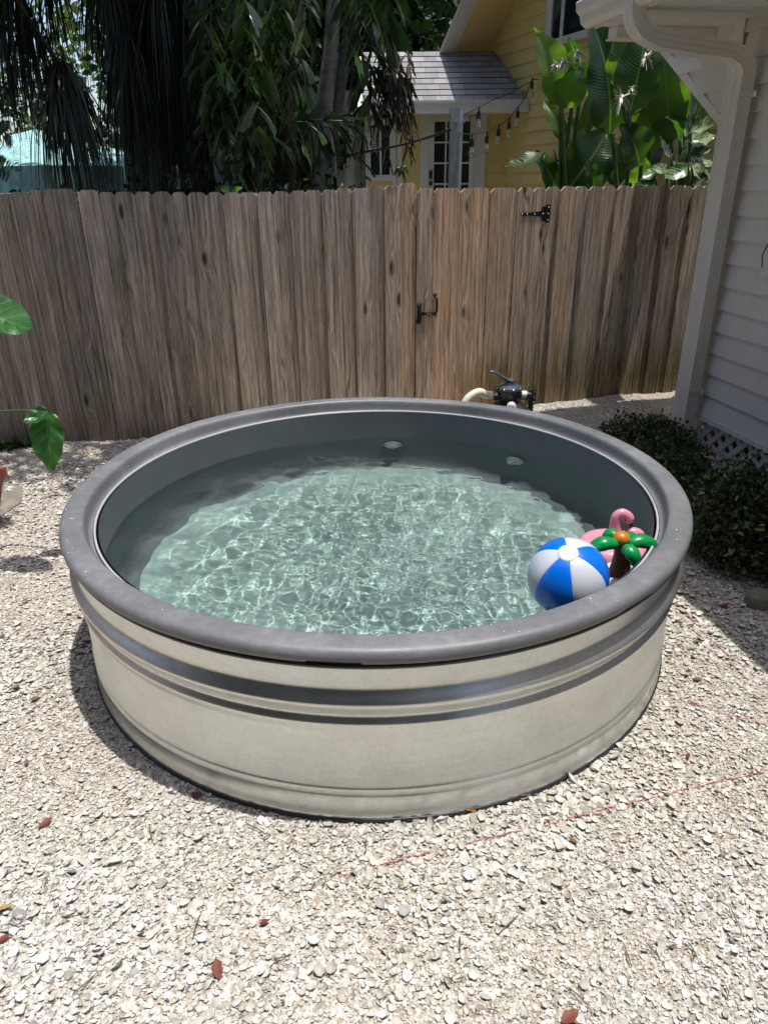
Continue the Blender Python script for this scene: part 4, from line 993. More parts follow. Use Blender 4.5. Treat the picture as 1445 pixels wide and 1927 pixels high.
def hangpaths(x0, x1, y0, y1, Y, n, rng, slen=(120, 260), lean=40):
    out = []
    for _ in range(n):
        x = rng.uniform(x0, x1); y = rng.uniform(y0, y1); l = rng.uniform(*slen); Yk = Y+rng.normal(0, .35); dx = rng.uniform(-lean, lean)
        out.append([atY(x, y, Yk), atY(x+dx*.5, y+l*.35, Yk-.03), atY(x+dx*.9, y+l*.7, Yk), atY(x+dx, y+l, Yk)])
    return out
V, F = branchlets(hangpaths(375, 500, -110, 150, 7.1, 44, rng), rng, L=.185, Wd=.095); W(npmesh('frond', V, F, ML_FISH), fp)
V, F = branchlets(hangpaths(490, 572, -110, 110, 7.6, 20, rng, (90, 200)), rng, L=.185, Wd=.095); W(npmesh('frond', V, F, ML_FISH), fp)
V, F = branchlets(hangpaths(395, 560, -50, 170, 8.9, 60, rng, (120, 220)), rng, L=.24, Wd=.12); W(npmesh('frond', V, F, ML_FISH), fp)
V, F = branchlets(hangpaths(672, 735, -120, -30, 7.3, 15, rng, (110, 200), 30)+hangpaths(672, 705, 30, 110, 7.5, 8, rng, (50, 110), 20), rng, L=.23, Wd=.12); W(npmesh('frond', V, F, ML_FISH), fp)
# low bright frond arching in front of the trunks
arch = [[atY(505, 262, 7.2), atY(535, 236, 7.1), atY(575, 230, 7.), atY(600, 242, 7.)], [atY(600, 228, 7.), atY(640, 222, 6.9), atY(680, 245, 6.9), atY(692, 282, 6.9)],
        [atY(590, 226, 7.), atY(625, 232, 6.9), atY(650, 262, 6.9), atY(668, 300, 6.9)], [atY(575, 230, 7.), atY(600, 250, 6.95), atY(612, 280, 6.95)], [atY(620, 228, 7.), atY(655, 232, 7.), atY(684, 265, 7.0)]]
V, F = branchlets(arch, rng, L=.21, Wd=.085, step=.05); o = W(npmesh('frond', V, F, ML_FISH), fp)
mb = MB(); [mb.tube(smoothpath(a, 5), .008, 5) for a in arch]; s_ = mb.build('rachis', M_STEM, None); s_.parent = o
# crown above the picture
cr = []
for k in range(16):
    a = 2*math.pi*k/16; p0 = Vector((fb.x+.1, 7.8, 5.6)); q = p0+Vector((math.cos(a)*1.7, math.sin(a)*1.7, rng.uniform(-.6, .6)))
    if q.z < 4.5: q.z = 4.5
    for j in range(5):
        u = .3+.7*j/4; r0 = p0.lerp(q, u)+Vector((0, 0, .4*math.sin(u*3))); cr.append([r0, r0+Vector((rng.uniform(-.2, .2), rng.uniform(-.2, .2), -.4)), r0+Vector((rng.uniform(-.3, .3), rng.uniform(-.3, .3), -.8))])
V, F = branchlets(cr, rng, L=.34, Wd=.13, step=.11); W(npmesh('crown', V, F, ML_FISH), fp)
# dry brown flower skirt hanging in front of the cottage roof
def curl(P, D, L, Wd, spin, rng_, droop=.3): return leaf_arrays(P, D, L, Wd, spin, .55, rng_.uniform(-.2, .8))
dp = []
for _ in range(18):
    x = rng.uniform(700, 765); y = rng.uniform(70, 190); l = rng.uniform(50, 130); Yk = 7.3+rng.normal(0, .15); dx = rng.uniform(5, 45)
    dp.append([atY(x, y, Yk), atY(x+dx*.4, y+l*.4, Yk), atY(x+dx*.8, y+l*.75, Yk), atY(x+dx, y+l, Yk)])
V, F = branchlets(dp, rng, L=.12, Wd=.030, step=.035, spread=.5, fn=curl)
do = W(npmesh('dry_frond', V, F, ML_DEAD), fp); do['label'] = 'dry brown shrivelled frond'
mb = MB(); [mb.tube(smoothpath(a, 4), .004, 4) for a in dp]; mb.tube(smoothpath([atY(664, -10, 7.7), atY(690, 60, 7.5), atY(725, 110, 7.35), atY(760, 190, 7.3)], 5), .01, 6); s_ = mb.build('twigs', M_BARKD, None); s_.parent = do

# ------------------------------------------------------------------ paddle-leaved plants right of the cottage
def paddle_mat():
    m, t, b = nodes('paddle_leaf'); g = G(t); uv = g.n('UVMap').outputs[0]; sp = g.n('SeparateXYZ', i={0: uv}); u, v_ = sp.outputs[0], sp.outputs[1]
    pl = g.m('SINE', g.m('ADD', g.m('MULTIPLY', u, 260.), g.m('MULTIPLY', g.m('ABSOLUTE', v_), -14.)))
    oi = g.n('ObjectInfo').outputs['Random']
    c = g.ramp(g.m('ADD', g.m('MULTIPLY', oi, .7), g.m('MULTIPLY', g.noise(g.pos, 5., 3), .3)), [(.1, (.020, .044, .022)), (.45, (.048, .090, .034)), (.8, (.10, .155, .045))])
    c = g.mix(g.ramp(pl, [(.2, .14), (.8, 0.)]), c, g.mix(1., c, (.6, .65, .6), 'MULTIPLY'))
    rib = g.m('LESS_THAN', g.m('ABSOLUTE', v_), .045); c = g.mix(rib, c, (.10, .17, .06))
    t.links.new(c, b.inputs['Base Color']); b.inputs['Roughness'].default_value = .32; b.inputs['Specular IOR Level'].default_value = .5
    g.bump(pl, .15, .006, b)
    tr = g.n('BsdfTranslucent'); t.links.new(g.mix(1., c, (2.6, 3.3, .55), 'MULTIPLY'), tr.inputs[0])
    mx = g.n('MixShader'); mx.inputs[0].default_value = .46; t.links.new(b.outputs[0], mx.inputs[1]); t.links.new(tr.outputs[0], mx.inputs[2]); t.links.new(mx.outputs[0], t.nodes['Material Output'].inputs[0])
    return m
M_PAD = paddle_mat()
def paddle(name, P0, P1, wdt, parent, mat=M_PAD, face=(0, -1, .3), fold=.35, bend=.12, wave=.05, splits=0, prof=None, seed=0, n=22):
    rg = random.Random(seed); P0, P1 = Vector(P0), Vector(P1); ax = (P1-P0); L = ax.length; ax.normalize()
    face = Vector(face); face = (face-ax*face.dot(ax)).normalized(); side = ax.cross(face)
    bend_v = face*bend*L; V, F, UV = [], [], []; cols = [-1, -.66, -.33, 0, .33, .66, 1]; nc = len(cols)
    ph = rg.uniform(0, 6); cuts = {rg.randint(3, n-3): rg.choice((-1, 1)) for _ in range(splits)}
    for i in range(n+1):
        u = i/n; c = P0+ax*L*u - bend_v*(2*u-1)**2*1.0+bend_v*.5
        wv = (prof(u) if prof else (math.sin(math.pi*min(1, u*1.02+.02)**.8))**.62*(1-.25*u)); hw = wdt/2*wv
        for k, q in enumerate(cols):
            a = abs(q); cutf = 1.
            if i in cuts and cuts[i]*q > .4: cutf = .35
            off = side*q*hw*math.cos(fold)*cutf+face*a*hw*math.sin(fold)*.9 + face*wave*wdt*a*a*math.sin(u*17+ph+q*2)+ax*a*a*L*.05
            V.append(c+off); UV.append((u*L, q))
    for i in range(n):
        for k in range(nc-1): F.append((i*nc+k, i*nc+k+1, (i+1)*nc+k+1, (i+1)*nc+k))
    me = bpy.data.meshes.new(name); me.from_pydata([tuple(v) for v in V], [], F); uvl = me.uv_layers.new(name='UVMap')
    for lp in me.loops: uvl.data[lp.index].uv = UV[lp.vertex_index]
    o = link(name, me, mat, None, True); W(o, parent); return o
def pleaf(parent, tip, base, wpx, Y, k, dY=0., face=(0, -1, .3), **kw):
    a, b = atY(*base, Y), atY(*tip, Y+dY); wd = wpx*Y/FPX*1.18; kw['fold'] = kw.get('fold', .35)*.75
    o = paddle('leaf', a, b, wd, parent, face=face, seed=k, **kw)
    return a
def stemto(parent, a, foot, r=.018):
    f = Vector(foot); m_ = f.lerp(a, .55)+Vector(((a.x-f.x)*-.25, 0, 0)); s_ = MB().tube(smoothpath([f, m_, a], 6), [r*1.5]*6+[r]*7, 8).build('stem', M_STEM, None, smooth=True); W(s_, parent)
SETS = [
 (7.3, 1062, 'bird-of-paradise plant at left, with white flowers above two upright leaves', [
   ((1011, 58), (1056, 200), 62, dict(fold=.5, face=(.3, -1, .1))), ((1088, 118), (1055, 204), 58, dict(face=(-.5, -.8, -.5), fold=.2)), ((1120, 100), (1090, 186), 34, dict(fold=.5)), ((1070, 74), (1088, 112), 26, dict(face=(.2, -.4, -.8))),
   ((1023, 188), (1060, 262), 30, dict(fold=.6)), ((1060, 212), (1098, 310), 38, dict(fold=.5, face=(.4, -1, 0))), ((948, 316), (1022, 292), 40, dict(face=(0, -.3, 1), bend=-.12, splits=4)), ((1010, 284), (1048, 360), 36, dict(fold=.5)), ((1146, 246), (1068, 358), 84, dict(face=(-.2, -1, -.2), fold=.3)), ((1108,180),(1096,262),26,dict(fold=.6))]),
 (7.0, 1192, 'bird-of-paradise plant in the middle, with the tallest paddle leaves', [
   ((1120, 42), (1152, 252), 92, dict(fold=.45, face=(.25, -1, .1), splits=1)), ((1190, 30), (1172, 168), 70, dict(fold=.3)), ((1222, 40), (1184, 215), 70, dict(face=(-.3, -.8, -.5), fold=.2)), ((1260, 102), (1208, 288), 104, dict(fold=.35, face=(-.25, -1, .15), splits=1)),
   ((1172, 232), (1206, 312), 62, dict(fold=.3)), ((1150, 262), (1160, 352), 40, dict(fold=.5)), ((1215, 300), (1190, 360), 46, dict(fold=.4)), ((1135, 270), (1105, 350), 34, dict(fold=.5)), ((1105, 300), (1120, 362), 30, dict(fold=.5)), ((1240, 250), (1215, 330), 34, dict(fold=.4, face=(-.4, -.7, -.5)))]),
 (7.4, 1275, 'bird-of-paradise plant at right, framed by the white bracket wall', [
   ((1246, 70), (1262, 258), 66, dict(face=(-.2, -.7, -.7), fold=.2)), ((1272, 110), (1290, 250), 72, dict(fold=.4)), ((1300, 150), (1320, 262), 50, dict(fold=.4)), ((1345, 150), (1330, 262), 44, dict(fold=.4)), ((1255, 218), (1280, 262), 26, dict(face=(0, -.5, .9)))])]
rp = random.Random(4)
for (Y, fx, lbl, lv) in SETS:
    foot = atY(fx, 350, Y); t = thing('bird_of_paradise', lbl, 'plant', (foot.x, Y, 0), 0, 'bird-of-paradise plants beyond the fence')
    for k, (tip, base, wpx, kw) in enumerate(lv):
        Yk = Y+rp.uniform(-.35, .35)+.06*k*(1 if k % 2 else -1); a = pleaf(t, tip, base, wpx, Yk, k+int(fx), dY=rp.uniform(-.25, .2), **kw)
        stemto(t, a, (foot.x+rp.uniform(-.12, .12), Y+rp.uniform(-.1, .1), 0))
    if fx != 1275:
        rg = np.random.default_rng(int(fx)); M_FLOW = MATS.setdefault('fl', simple('white_bract', (.62, .60, .52), .5, var=.1))
        for (x_, y_, sz) in ([(1062, 118, .16), (1090, 98, .12), (1048, 122, .10)] if fx < 1100 else [(1168, 185, .20), (1214, 108, .14), (1188, 165, .10)]):
            c = np.array(atY(x_, y_, Y-.5)); n = 26; D = rg.normal(size=(n, 3))*[1, .6, .8]; D[:, 0] += .5*np.sign(x_-1100); L = sz*rg.uniform(.3, .85, n)
            Vv, Ff = strips(np.repeat(c[None], n, 0), D, L, np.full(n, .022), rg.uniform(.5, 3.0, n), 5, rg); W(npmesh('flower', Vv, Ff, M_FLOW), t)
# loose foliage between: shell ginger with pale-striped leaves at right
gf = atY(1300, 350, 6.6); gt = thing('shell_ginger', 'variegated pale green ginger leaning over fence top beside the downspout', 'plant', (gf.x, 6.6, 0))
def stripe_mat():
    m, t, b = nodes('variegated_leaf'); g = G(t); uv = g.n('UVMap').outputs[0]; sp = g.n('SeparateXYZ', i={0: uv}); u, v_ = sp.outputs[0], sp.outputs[1]
    f = g.noise(g.n('CombineXYZ', i={0: g.m('ADD', g.m('MULTIPLY', u, 42.), g.m('MULTIPLY', g.m('ABSOLUTE', v_), -3.)), 1: g.m('MULTIPLY', v_, .7), 2: g.m('MULTIPLY', g.n('ObjectInfo').outputs['Random'], 9.)}).outputs[0], 1., 3, .6)
    c = g.ramp(f, [(.46, (.035, .09, .03)), (.56, (.30, .40, .20)), (.68, (.50, .55, .38))])
    t.links.new(c, b.inputs['Base Color']); b.inputs['Roughness'].default_value = .3; tr = g.n('BsdfTranslucent'); t.links.new(c, tr.inputs[0]); mx = g.n('MixShader'); mx.inputs[0].default_value = .2
    t.links.new(b.outputs[0], mx.inputs[1]); t.links.new(tr.outputs[0], mx.inputs[2]); t.links.new(mx.outputs[0], t.nodes['Material Output'].inputs[0]); return m
M_STR = stripe_mat()
for k, (tip, base, w_, Y) in enumerate([((1344, 258), (1296, 268), 36, 6.5), ((1342, 212), (1296, 262), 22, 6.6), ((1345, 232), (1300, 250), 20, 6.5), ((1338, 282), (1296, 290), 26, 6.5), ((1250, 336), (1296, 312), 32, 6.4), ((1330, 344), (1296, 306), 34, 6.3), ((1302, 362), (1322, 338), 26, 6.15), ((1205, 340), (1252, 310), 28, 6.5),
      ((1225, 318), (1262, 322), 24, 6.5), ((1310, 196), (1290, 258), 16, 6.6), ((1326, 190), (1298, 240), 14, 6.6), ((1280, 300), (1300, 260), 20, 6.5), ((1345, 310), (1306, 300), 26, 6.4), ((1240, 258), (1262, 300), 22, 6.7), ((1275, 330), (1262, 290), 26, 6.5), ((1190, 355), (1232, 338), 26, 6.5), ((1346,340),(1318,318),24,6.3)]):
    a, b = atY(*base, Y), atY(*tip, Y+rp.uniform(-.15, .15)); paddle('leaf', a, b, w_*Y/FPX, gt, M_STR, face=(rp.uniform(-.4, .4), -.7, .7), fold=.3, bend=-.1, seed=k, n=12)
    stemto(gt, a, (gf.x+rp.uniform(-.1, .1), 6.6, 0), .008)
# small spiky bromeliad
bf = atY(1044, 302, 7.6); rg = np.random.default_rng(2); n = 60; D = rg.normal(size=(n, 3)); D[:, 2] = np.abs(D[:, 2])+.2
V, F = strips(np.repeat(np.array(atY(1048, 305, 7.6))[None], n, 0), D, rg.uniform(.1, .24, n), np.full(n, .010), np.full(n, .5), 4, rg); bo = npmesh('air_plant', V, F, ML_FAN)
tag(bo, 'dark spiky air plant low against the yellow wall', 'plant')

# ------------------------------------------------------------------ trees: overhead canopy, background
def tree(name, label, base, H, clumps, size, per, seed, mat=ML_OAK, r=.16, group=None, limbs=True, aspect=.5):
    rg = np.random.default_rng(seed); t = thing(name, label, 'tree', base, 0, group); b = Vector(base)
    mb = MB(); top = Vector((0, 0, H)); mb.tube(smoothpath([(0, 0, -.1), (.08, .05, H*.5), top], 6), list(np.linspace(r, r*.6, 13)), 10)
    if limbs:
        for (x, y, z, rx, ry, rz) in clumps: mb.tube(smoothpath([top*.8, (top*.6+(Vector((x, y, z))-b)*.4)+Vector((0, 0, .2)), Vector((x, y, z))-b], 4), list(np.linspace(r*.45, .02, 9)), 6)
    mb.build('trunk', M_BARKD, t, smooth=True)
    V, F = crown(clumps, per, size, rg, aspect=aspect); W(npmesh('crown', V, F, mat), t); return t
rg = random.Random(9)
cl = [(a+.72, b, c, d, e, f) for a, b, c, d, e, f in [(-3.2, 4.0, 4.9, .55, .55, .3), (-2.3, 4.7, 5.2, .7, .5, .35), (-3.6, 5.2, 5.0, .9, .7, .5), (-2.0, 5.6, 4.6, .8, .5, .4), (-4.4, 3.8, 5.3, .9, .8, .5), (-2.55, 3.55, 5.0, .35, .3, .2), (-1.5, 4.9, 5.6, .4, .35, .25), (-3.0, 6.3, 4.6, 1.3, .9, .5), (-5.2, 5.6, 4.6, 1.3, 1.3, .7), (-1.75, 4.15, 5.2, .28, .25, .2)]]
tree('shade_tree', 'large tree overhead at the left casting dappled shade on the shells', (-4.9, 5.95, 0), 4.2, cl, .13, 620, 5)
cl = [(x, y, rg.uniform(4.6, 5.6), 1.25, 1.2, .55) for (x, y) in ((-3.9, 7.8), (-2.3, 7.8), (-2.0, 9.6))]+[(-1.7, 6.9, 5.0, .6, .6, .35)]
tree('shade_tree', 'dark canopy tree above the palms', (-2.95, 9.6, 0), 4.4, cl, .20, 210, 6, ML_DARK, .2)
# trees at the back: dark wall of leaves
def backtree(x, y, H, w_, seed, lbl, size=.24, per=260, mat=ML_DARK):
    g_ = random.Random(seed); c = []
    for k in range(9):
        z = H*(.18+.82*k/8.); c.append((x+g_.uniform(-.5, .5)*w_, y+g_.uniform(-.4, .4), z, w_*g_.uniform(.5, .75), .8, H*.14))
    tree('background_tree', lbl, (x, y, 0), H*.8, c, size, per, seed, mat, .14, 'dark trees behind the palms', False)
backtree(-7.8, 13.2, 4.2, 1.9, 31, 'low dark tree far left beyond the parasol', per=90)
backtree(-3.3, 14.4, 5.8, 1.7, 33, 'dark tree behind the curtain of hanging fronds')
backtree(-2.0, 12.0, 6.4, 1.6, 34, 'dense dark tree behind the fishtail palm leaves')
backtree(-.6, 13.4, 6.6, 1.7, 35, 'dark tree showing between the palm trunks and cottage')
cl = [(x_, 17+g_, z_, 1.9, 1.4, 1.5) for (x_, g_, z_) in ((-2.5, 0, 5), (-.5, .5, 6), (1.2, 0, 4.8), (2.6, .6, 6.4), (4.2, 0, 5.2), (.4, 1, 8), (3.4, 1, 8.4), (-2.2, 1, 7.6), (5.6, .5, 7.5), (1.8, 1, 7.2), (.9, .2, 3.4), (-.8, .0, 3.8))]
tree('background_tree', 'big dark evergreen rising behind the cottage porch roof', (1.5, 18, 0), 5, cl, .30, 60, 40, ML_DARK, .3, 'dark trees behind the palms', False)
# pale foliage glimpsed at far left
cl = [(-6.2, 9.4, 2.2, .7, .5, .9), (-5.6, 9.8, 3.2, .5, .4, .5), (-5.0, 13.6, 3.0, 1.4, .6, 1.2), (-4.2, 14.2, 4.2, 1.2, .6, .6)]
tree('lit_tree', 'paler sunlit tree glimpsed between the fronds at far left', (-6.0, 14, 0), 2.5, cl, .16, 160, 41, leafmat('pale_leaf', [(.06, .09, .03), (.14, .18, .06), (.22, .24, .10)], .4, .25), .1, None, False)
# understorey along the fence top
for (x0, x1, Y, zt_, lbl, seed) in ((-30, 230, 7.0, 1.76, 'low leafy understorey shrub below the parasol', 51), (230, 700, 7.2, 1.85, 'low dark shrub filling the gap under the palms', 52)):
    a, b = atY(x0, 350, Y), atY(x1, 350, Y); cl = [(a.x+(b.x-a.x)*(k+.5)/8, Y+.3*math.sin(k*2.), zt_*.55, (b.x-a.x)/13, .35, zt_*.42) for k in range(8)]
    tree('understorey_shrub', lbl, ((a.x+b.x)/2, Y, 0), .8, cl, .11, 900, seed, ML_DARK if seed == 52 else ML_OAK, .04, 'shrubs along the far side of the fence', True)
# ferns at the far left
ft = thing('fern', 'arching green fern fronds at far left above the fence', 'fern', tuple(atY(-30, 330, 6.3)))
rg = np.random.default_rng(8)
for (p0, p1, p2) in (((-30, 262), (20, 250), (56, 296)), ((-30, 292), (8, 290), (40, 318)), ((-20,300),(20,318),(45,350))):
    P = np.array([tuple(q) for q in smoothpath([atY(*p0, 6.3), atY(*p1, 6.25), atY(*p2, 6.2)], 20)]); n = len(P)
    d = np.gradient(P, axis=0); d /= np.linalg.norm(d, axis=1, keepdims=True); sd2 = np.cross(d, [[0, -.8, .5]]); sd2 /= np.linalg.norm(sd2, axis=1, keepdims=True)
    tt = np.linspace(0, 1, n); L = .11*np.sin(np.pi*(.12+.86*tt))+.01
    out = [leaf_arrays(P, sd2*s1+d*.35+rg.normal(size=(n, 3))*.06, L, np.full(n, .017), np.zeros(n), .1, .1) for s1 in (1, -1)]
    V, F = join(out); W(npmesh('frond', V, F, ML_FISH), ft)
# seedling and bright sprout
def small_leaves(name, lbl, cat, items, mat, stem=None):
    t = thing(name, lbl, cat, tuple(atY(*items[0][1])))
    for k, (tip, base, w_) in enumerate(items): paddle('leaf', atY(*base), atY(*tip), w_, t, mat, face=(rp.uniform(-.3, .3), -.9, .5), fold=.2, seed=k, n=8)
    if stem: W(MB().tube(smoothpath([atY(*q) for q in stem], 5), .006, 6).build('stem', M_STEM, None), t)
    return t
small_leaves('seedling', 'young green seedling peeking over the fence by the cottage window', 'plant', [((741, 330, 6.2), (754, 312, 6.2), .035), ((750, 334, 6.2), (755, 312, 6.2), .035), ((768, 328, 6.2), (756, 312, 6.2), .04), ((764, 311, 6.2), (755, 313, 6.2), .035), ((743, 315, 6.2), (754, 313, 6.2), .03), ((760, 336, 6.2), (756, 313, 6.2), .03)], ML_OAK, [(762, 400, 6.2), (762, 340, 6.2), (755, 312, 6.2)])
small_leaves('sprout', 'two bright yellow-green leaves just above the fence top', 'plant', [((415, 354, 6.1), (432, 360, 6.1), .06), ((456, 352, 6.1), (436, 362, 6.1), .05), ((470, 366, 6.1), (440, 368, 6.1), .04)], ML_BRIGHT, [(436, 420, 6.1), (436, 362, 6.1)])

# ------------------------------------------------------------------ yard shrubs
def shrub(name, lbl, clumps, n, seed, size=.030, base=None):
    rg = np.random.default_rng(seed); base = base or (clumps[0][0], clumps[0][1], 0); t = thing('boxwood_shrub', lbl, 'shrub', base, 0, 'shrubs along the house wall')
    P, D, tot = [], [], sum(c[3]*c[4]*c[5] for c in clumps)
    for (x, y, z, rx, ry, rz) in clumps:
        m = int(n*(rx*ry*rz)/tot)+50; u = rg.normal(size=(m, 3)); u /= np.linalg.norm(u, axis=1, keepdims=True); r = rg.uniform(.12, 1, m)**(1/3)
        lump = 1+.13*np.sin(u[:, 0]*9+x)*np.sin(u[:, 1]*8+y)+.16*np.sin(u[:, 2]*11+seed)+.07*rg.normal(size=m)
        q = np.array([[x, y, z]])+u*(r*lump)[:, None]*np.array([[rx, ry, rz]]); P.append(q); D.append(u*.7+rg.normal(size=(m, 3))*.7+np.array([[0, 0, .25]]))
    P, D = np.concatenate(P), np.concatenate(D); ok = (P[:, 2] > .01) & (((P[:, 0]-C0.x)*E1.x+(P[:, 1]-C0.y)*E1.y) < -.035); P, D = P[ok], D[ok]; m = len(P); L = size*rg.uniform(.55, 1.35, m)
    V, F = leaf_arrays(P, D, L, L*.5, rg.uniform(-1.5, 1.5, m), .2, .1); W(npmesh('foliage', V, F, ML_BUSH), t)
    mb = MB()
    for k in range(46):
        c = clumps[k % len(clumps)]; u = Vector(rg.normal(size=3)); u.z = abs(u.z); u.normalize()
        e = Vector((c[0]+u.x*c[3]*1.02, c[1]+u.y*c[4]*1.02, max(.03, c[2]+u.z*c[5]*1.08))); b0 = Vector((c[0]+u.x*.04, c[1]+u.y*.04, 0)); mb.tube(smoothpath([b0, b0.lerp(e, .5)+Vector((0, 0, .04)), e], 3), [.006]*3+[.003]*4, 5)
    W(mb.build('branches', M_BARKD, None), t); return t
shrub('s', 'smaller dark shrub beside the pool rim, left of the lattice skirt', [(1.72, 4.66, .15, .27, .27, .15), (1.86, 4.35, .15, .20, .28, .15), (1.66, 4.15, .15, .20, .3, .15), (1.98, 4.85, .12, .16, .2, .12), (1.74, 3.9, .16, .2, .25, .15)], 11000, 61)
shrub('s', 'large dark glossy shrub against the house at the right edge', [(1.93, 3.36, .22, .33, .34, .23), (2.10, 3.66, .14, .22, .24, .15), (1.72, 3.25, .16, .2, .28, .17), (2.1, 3.0, .26, .36, .36, .27), (2.38, 3.15, .27, .3, .36, .28)], 21000, 62, .032)
M_STONE = simple('edging_stone', (.22, .20, .165), .9, var=.3, vscale=9, bump=.5, bscale=30)
def stone(lbl, c, h, seed, rz=0, name='edging_stone'):
    rg = random.Random(seed); P = []
    mb = MB(); hx, hy, hz = h; n = 9
    ang = sorted(rg.uniform(0, 2*math.pi) for _ in range(n)); ang = [2*math.pi*k/n+rg.uniform(-.2, .2) for k in range(n)]
    R_ = [rg.uniform(.85, 1.1) for _ in range(n)]
    lay = [(0, 1.), (.7, 1.0), (.93, .93), (1., .84)]
    for z_, s1 in lay: P += [(hx*R_[k]*s1*math.cos(ang[k])*1.1, hy*R_[k]*s1*math.sin(ang[k])*1.1, hz*z_+rg.uniform(-.004, .004)) for k in range(n)]
    F = [(q*n+k, q*n+(k+1) % n, (q+1)*n+(k+1) % n, (q+1)*n+k) for q in range(3) for k in range(n)]+[tuple(3*n+k for k in range(n))]
    o = MB().add(P, F).build(name, M_STONE, None); o.location = c; o.rotation_euler.z = rz; o.data.set_sharp_from_angle(angle=R(30)) if hasattr(o.data, 'set_sharp_from_angle') else None
    tag(o, lbl, 'stone'); return o
q = atZ(1425, 1138); stone('rough brown stone half hidden under the large shrub', (q.x, q.y, 0), (.07, .06, .06), 2, .4)
q = atZ(12, 955); stone('flat brown flagstone set in the shells at the left edge', (q.x-.17, q.y, gz(q.x, q.y)-.0), (.24, .34, .018), 5, .2, 'flagstone')
q = atZ(2, 1010); tp_ = thing('terracotta_planter', 'terracotta coloured square planter only just in view at the left edge', 'planter', (q.x-.235, q.y+.02, 0))
M_TERR = simple('terracotta', (.30, .085, .045), .7, var=.15, vscale=10, bump=.1)
MB().lathe([(.20, 0), (.29, .26), (.30, .27), (.318, .27), (.318, .325), (.285, .325), (.27, .28), (.0005, .28)], n=4, a0=math.pi/4, a1=math.pi/4+2*math.pi).build('box', M_TERR, tp_)
# elephant-ear plant leaning in from the left
et = thing('elephant_ear', 'elephant-ear plant leaning in from the left with drooping green leaves', 'plant', (-2.75, 3.9, 0))
heart = lambda u: max(.02, (math.sin(math.pi*min(1, (u*.86+.14)))**.75)*(1.15-.35*u))
def taro_mat():
    m, t, b = nodes('elephant_ear_leaf'); g = G(t); uv = g.n('UVMap').outputs[0]; sp = g.n('SeparateXYZ', i={0: uv}); u, v_ = sp.outputs[0], g.m('ABSOLUTE', sp.outputs[1])
    vein = g.m('ABSOLUTE', g.m('SINE', g.m('SUBTRACT', g.m('MULTIPLY', u, 55.), g.m('MULTIPLY', v_, 3.2)))); vm = g.m('MAXIMUM', g.m('LESS_THAN', vein, .10), g.m('LESS_THAN', v_, .035))
    c = g.ramp(g.noise(g.pos, 14., 4), [(.3, (.022, .085, .022)), (.7, (.05, .15, .04))]); c = g.mix(g.m('MULTIPLY', vm, .6), c, (.12, .24, .09))
    t.links.new(c, b.inputs['Base Color']); b.inputs['Roughness'].default_value = .35; g.bump(vein, .5, .006, b)
    tr = g.n('BsdfTranslucent'); t.links.new(g.mix(1., c, (1.5, 2.4, .7), 'MULTIPLY'), tr.inputs[0]); mx = g.n('MixShader'); mx.inputs[0].default_value = .3
    t.links.new(b.outputs[0], mx.inputs[1]); t.links.new(tr.outputs[0], mx.inputs[2]); t.links.new(mx.outputs[0], t.nodes['Material Output'].inputs[0]); return m
M_TARO = taro_mat()
TB = (-2.75, 3.9, 0)
a = atY(-52, 572, 3.3); paddle('leaf', a, atY(58, 622, 3.2), .215, et, M_TARO, face=(.1, -.6, .9), fold=.15, bend=-.06, prof=heart, seed=1, n=16)
W(MB().tube(smoothpath([TB, (-2.3, 3.6, .9), tuple(a)], 6), .010, 8).build('stem', M_STEM, None), et)
a = atY(88, 776, 3.45); paddle('leaf', a, atY(98, 884, 3.38), .165, et, M_TARO, face=(.1, -.85, .5), fold=.25, bend=.05, wave=.07, prof=heart, seed=3, n=16)
paddle('leaf', atY(92, 775, 3.44), atY(47, 796, 3.38), .10, et, M_TARO, face=(-.2, -.7, .6), fold=.5, bend=-.1, prof=heart, seed=5, n=12)
W(MB().tube(smoothpath([TB, tuple(atY(-60, 800, 3.5)), tuple(atY(10, 774, 3.5)), tuple(a)], 6), .006, 8).build('stem', M_STEM, None), et)
for (x_, y_) in ((-120, 640), (-160, 800)):
    a = atY(x_, y_, 3.6); paddle('leaf', a, a+Vector((-.1, -.15, -.3)), .25, et, M_TARO, prof=heart, seed=x_, n=12)
    W(MB().tube(smoothpath([TB, tuple(a)], 4), .008, 6).build('stem', M_STEM, None), et)
# weeds at the foot of the fence
rg = np.random.default_rng(77)
for (x_, y_, lbl, seed, n) in ((-5, 838, 'clump of dark weeds at the fence foot at far left', 1, 90), (52, 835, 'small weed growing at the fence foot by the drooping leaf', 2, 24)):
    q = atZ(x_, y_, .05); P = np.repeat(np.array([[q.x, q.y-.05, .03]]), n, 0)+rg.normal(0, .05, (n, 3))*[1.4, .5, .2]; D = rg.normal(size=(n, 3)); D[:, 2] = np.abs(D[:, 2])+.4
    V, F = leaf_arrays(P, D, rg.uniform(.06, .17, n), rg.uniform(.03, .05, n), rg.uniform(-1, 1, n)); o = npmesh('weed', V, F, ML_OAK); tag(o, lbl, 'plant', 'weeds at the fence foot')

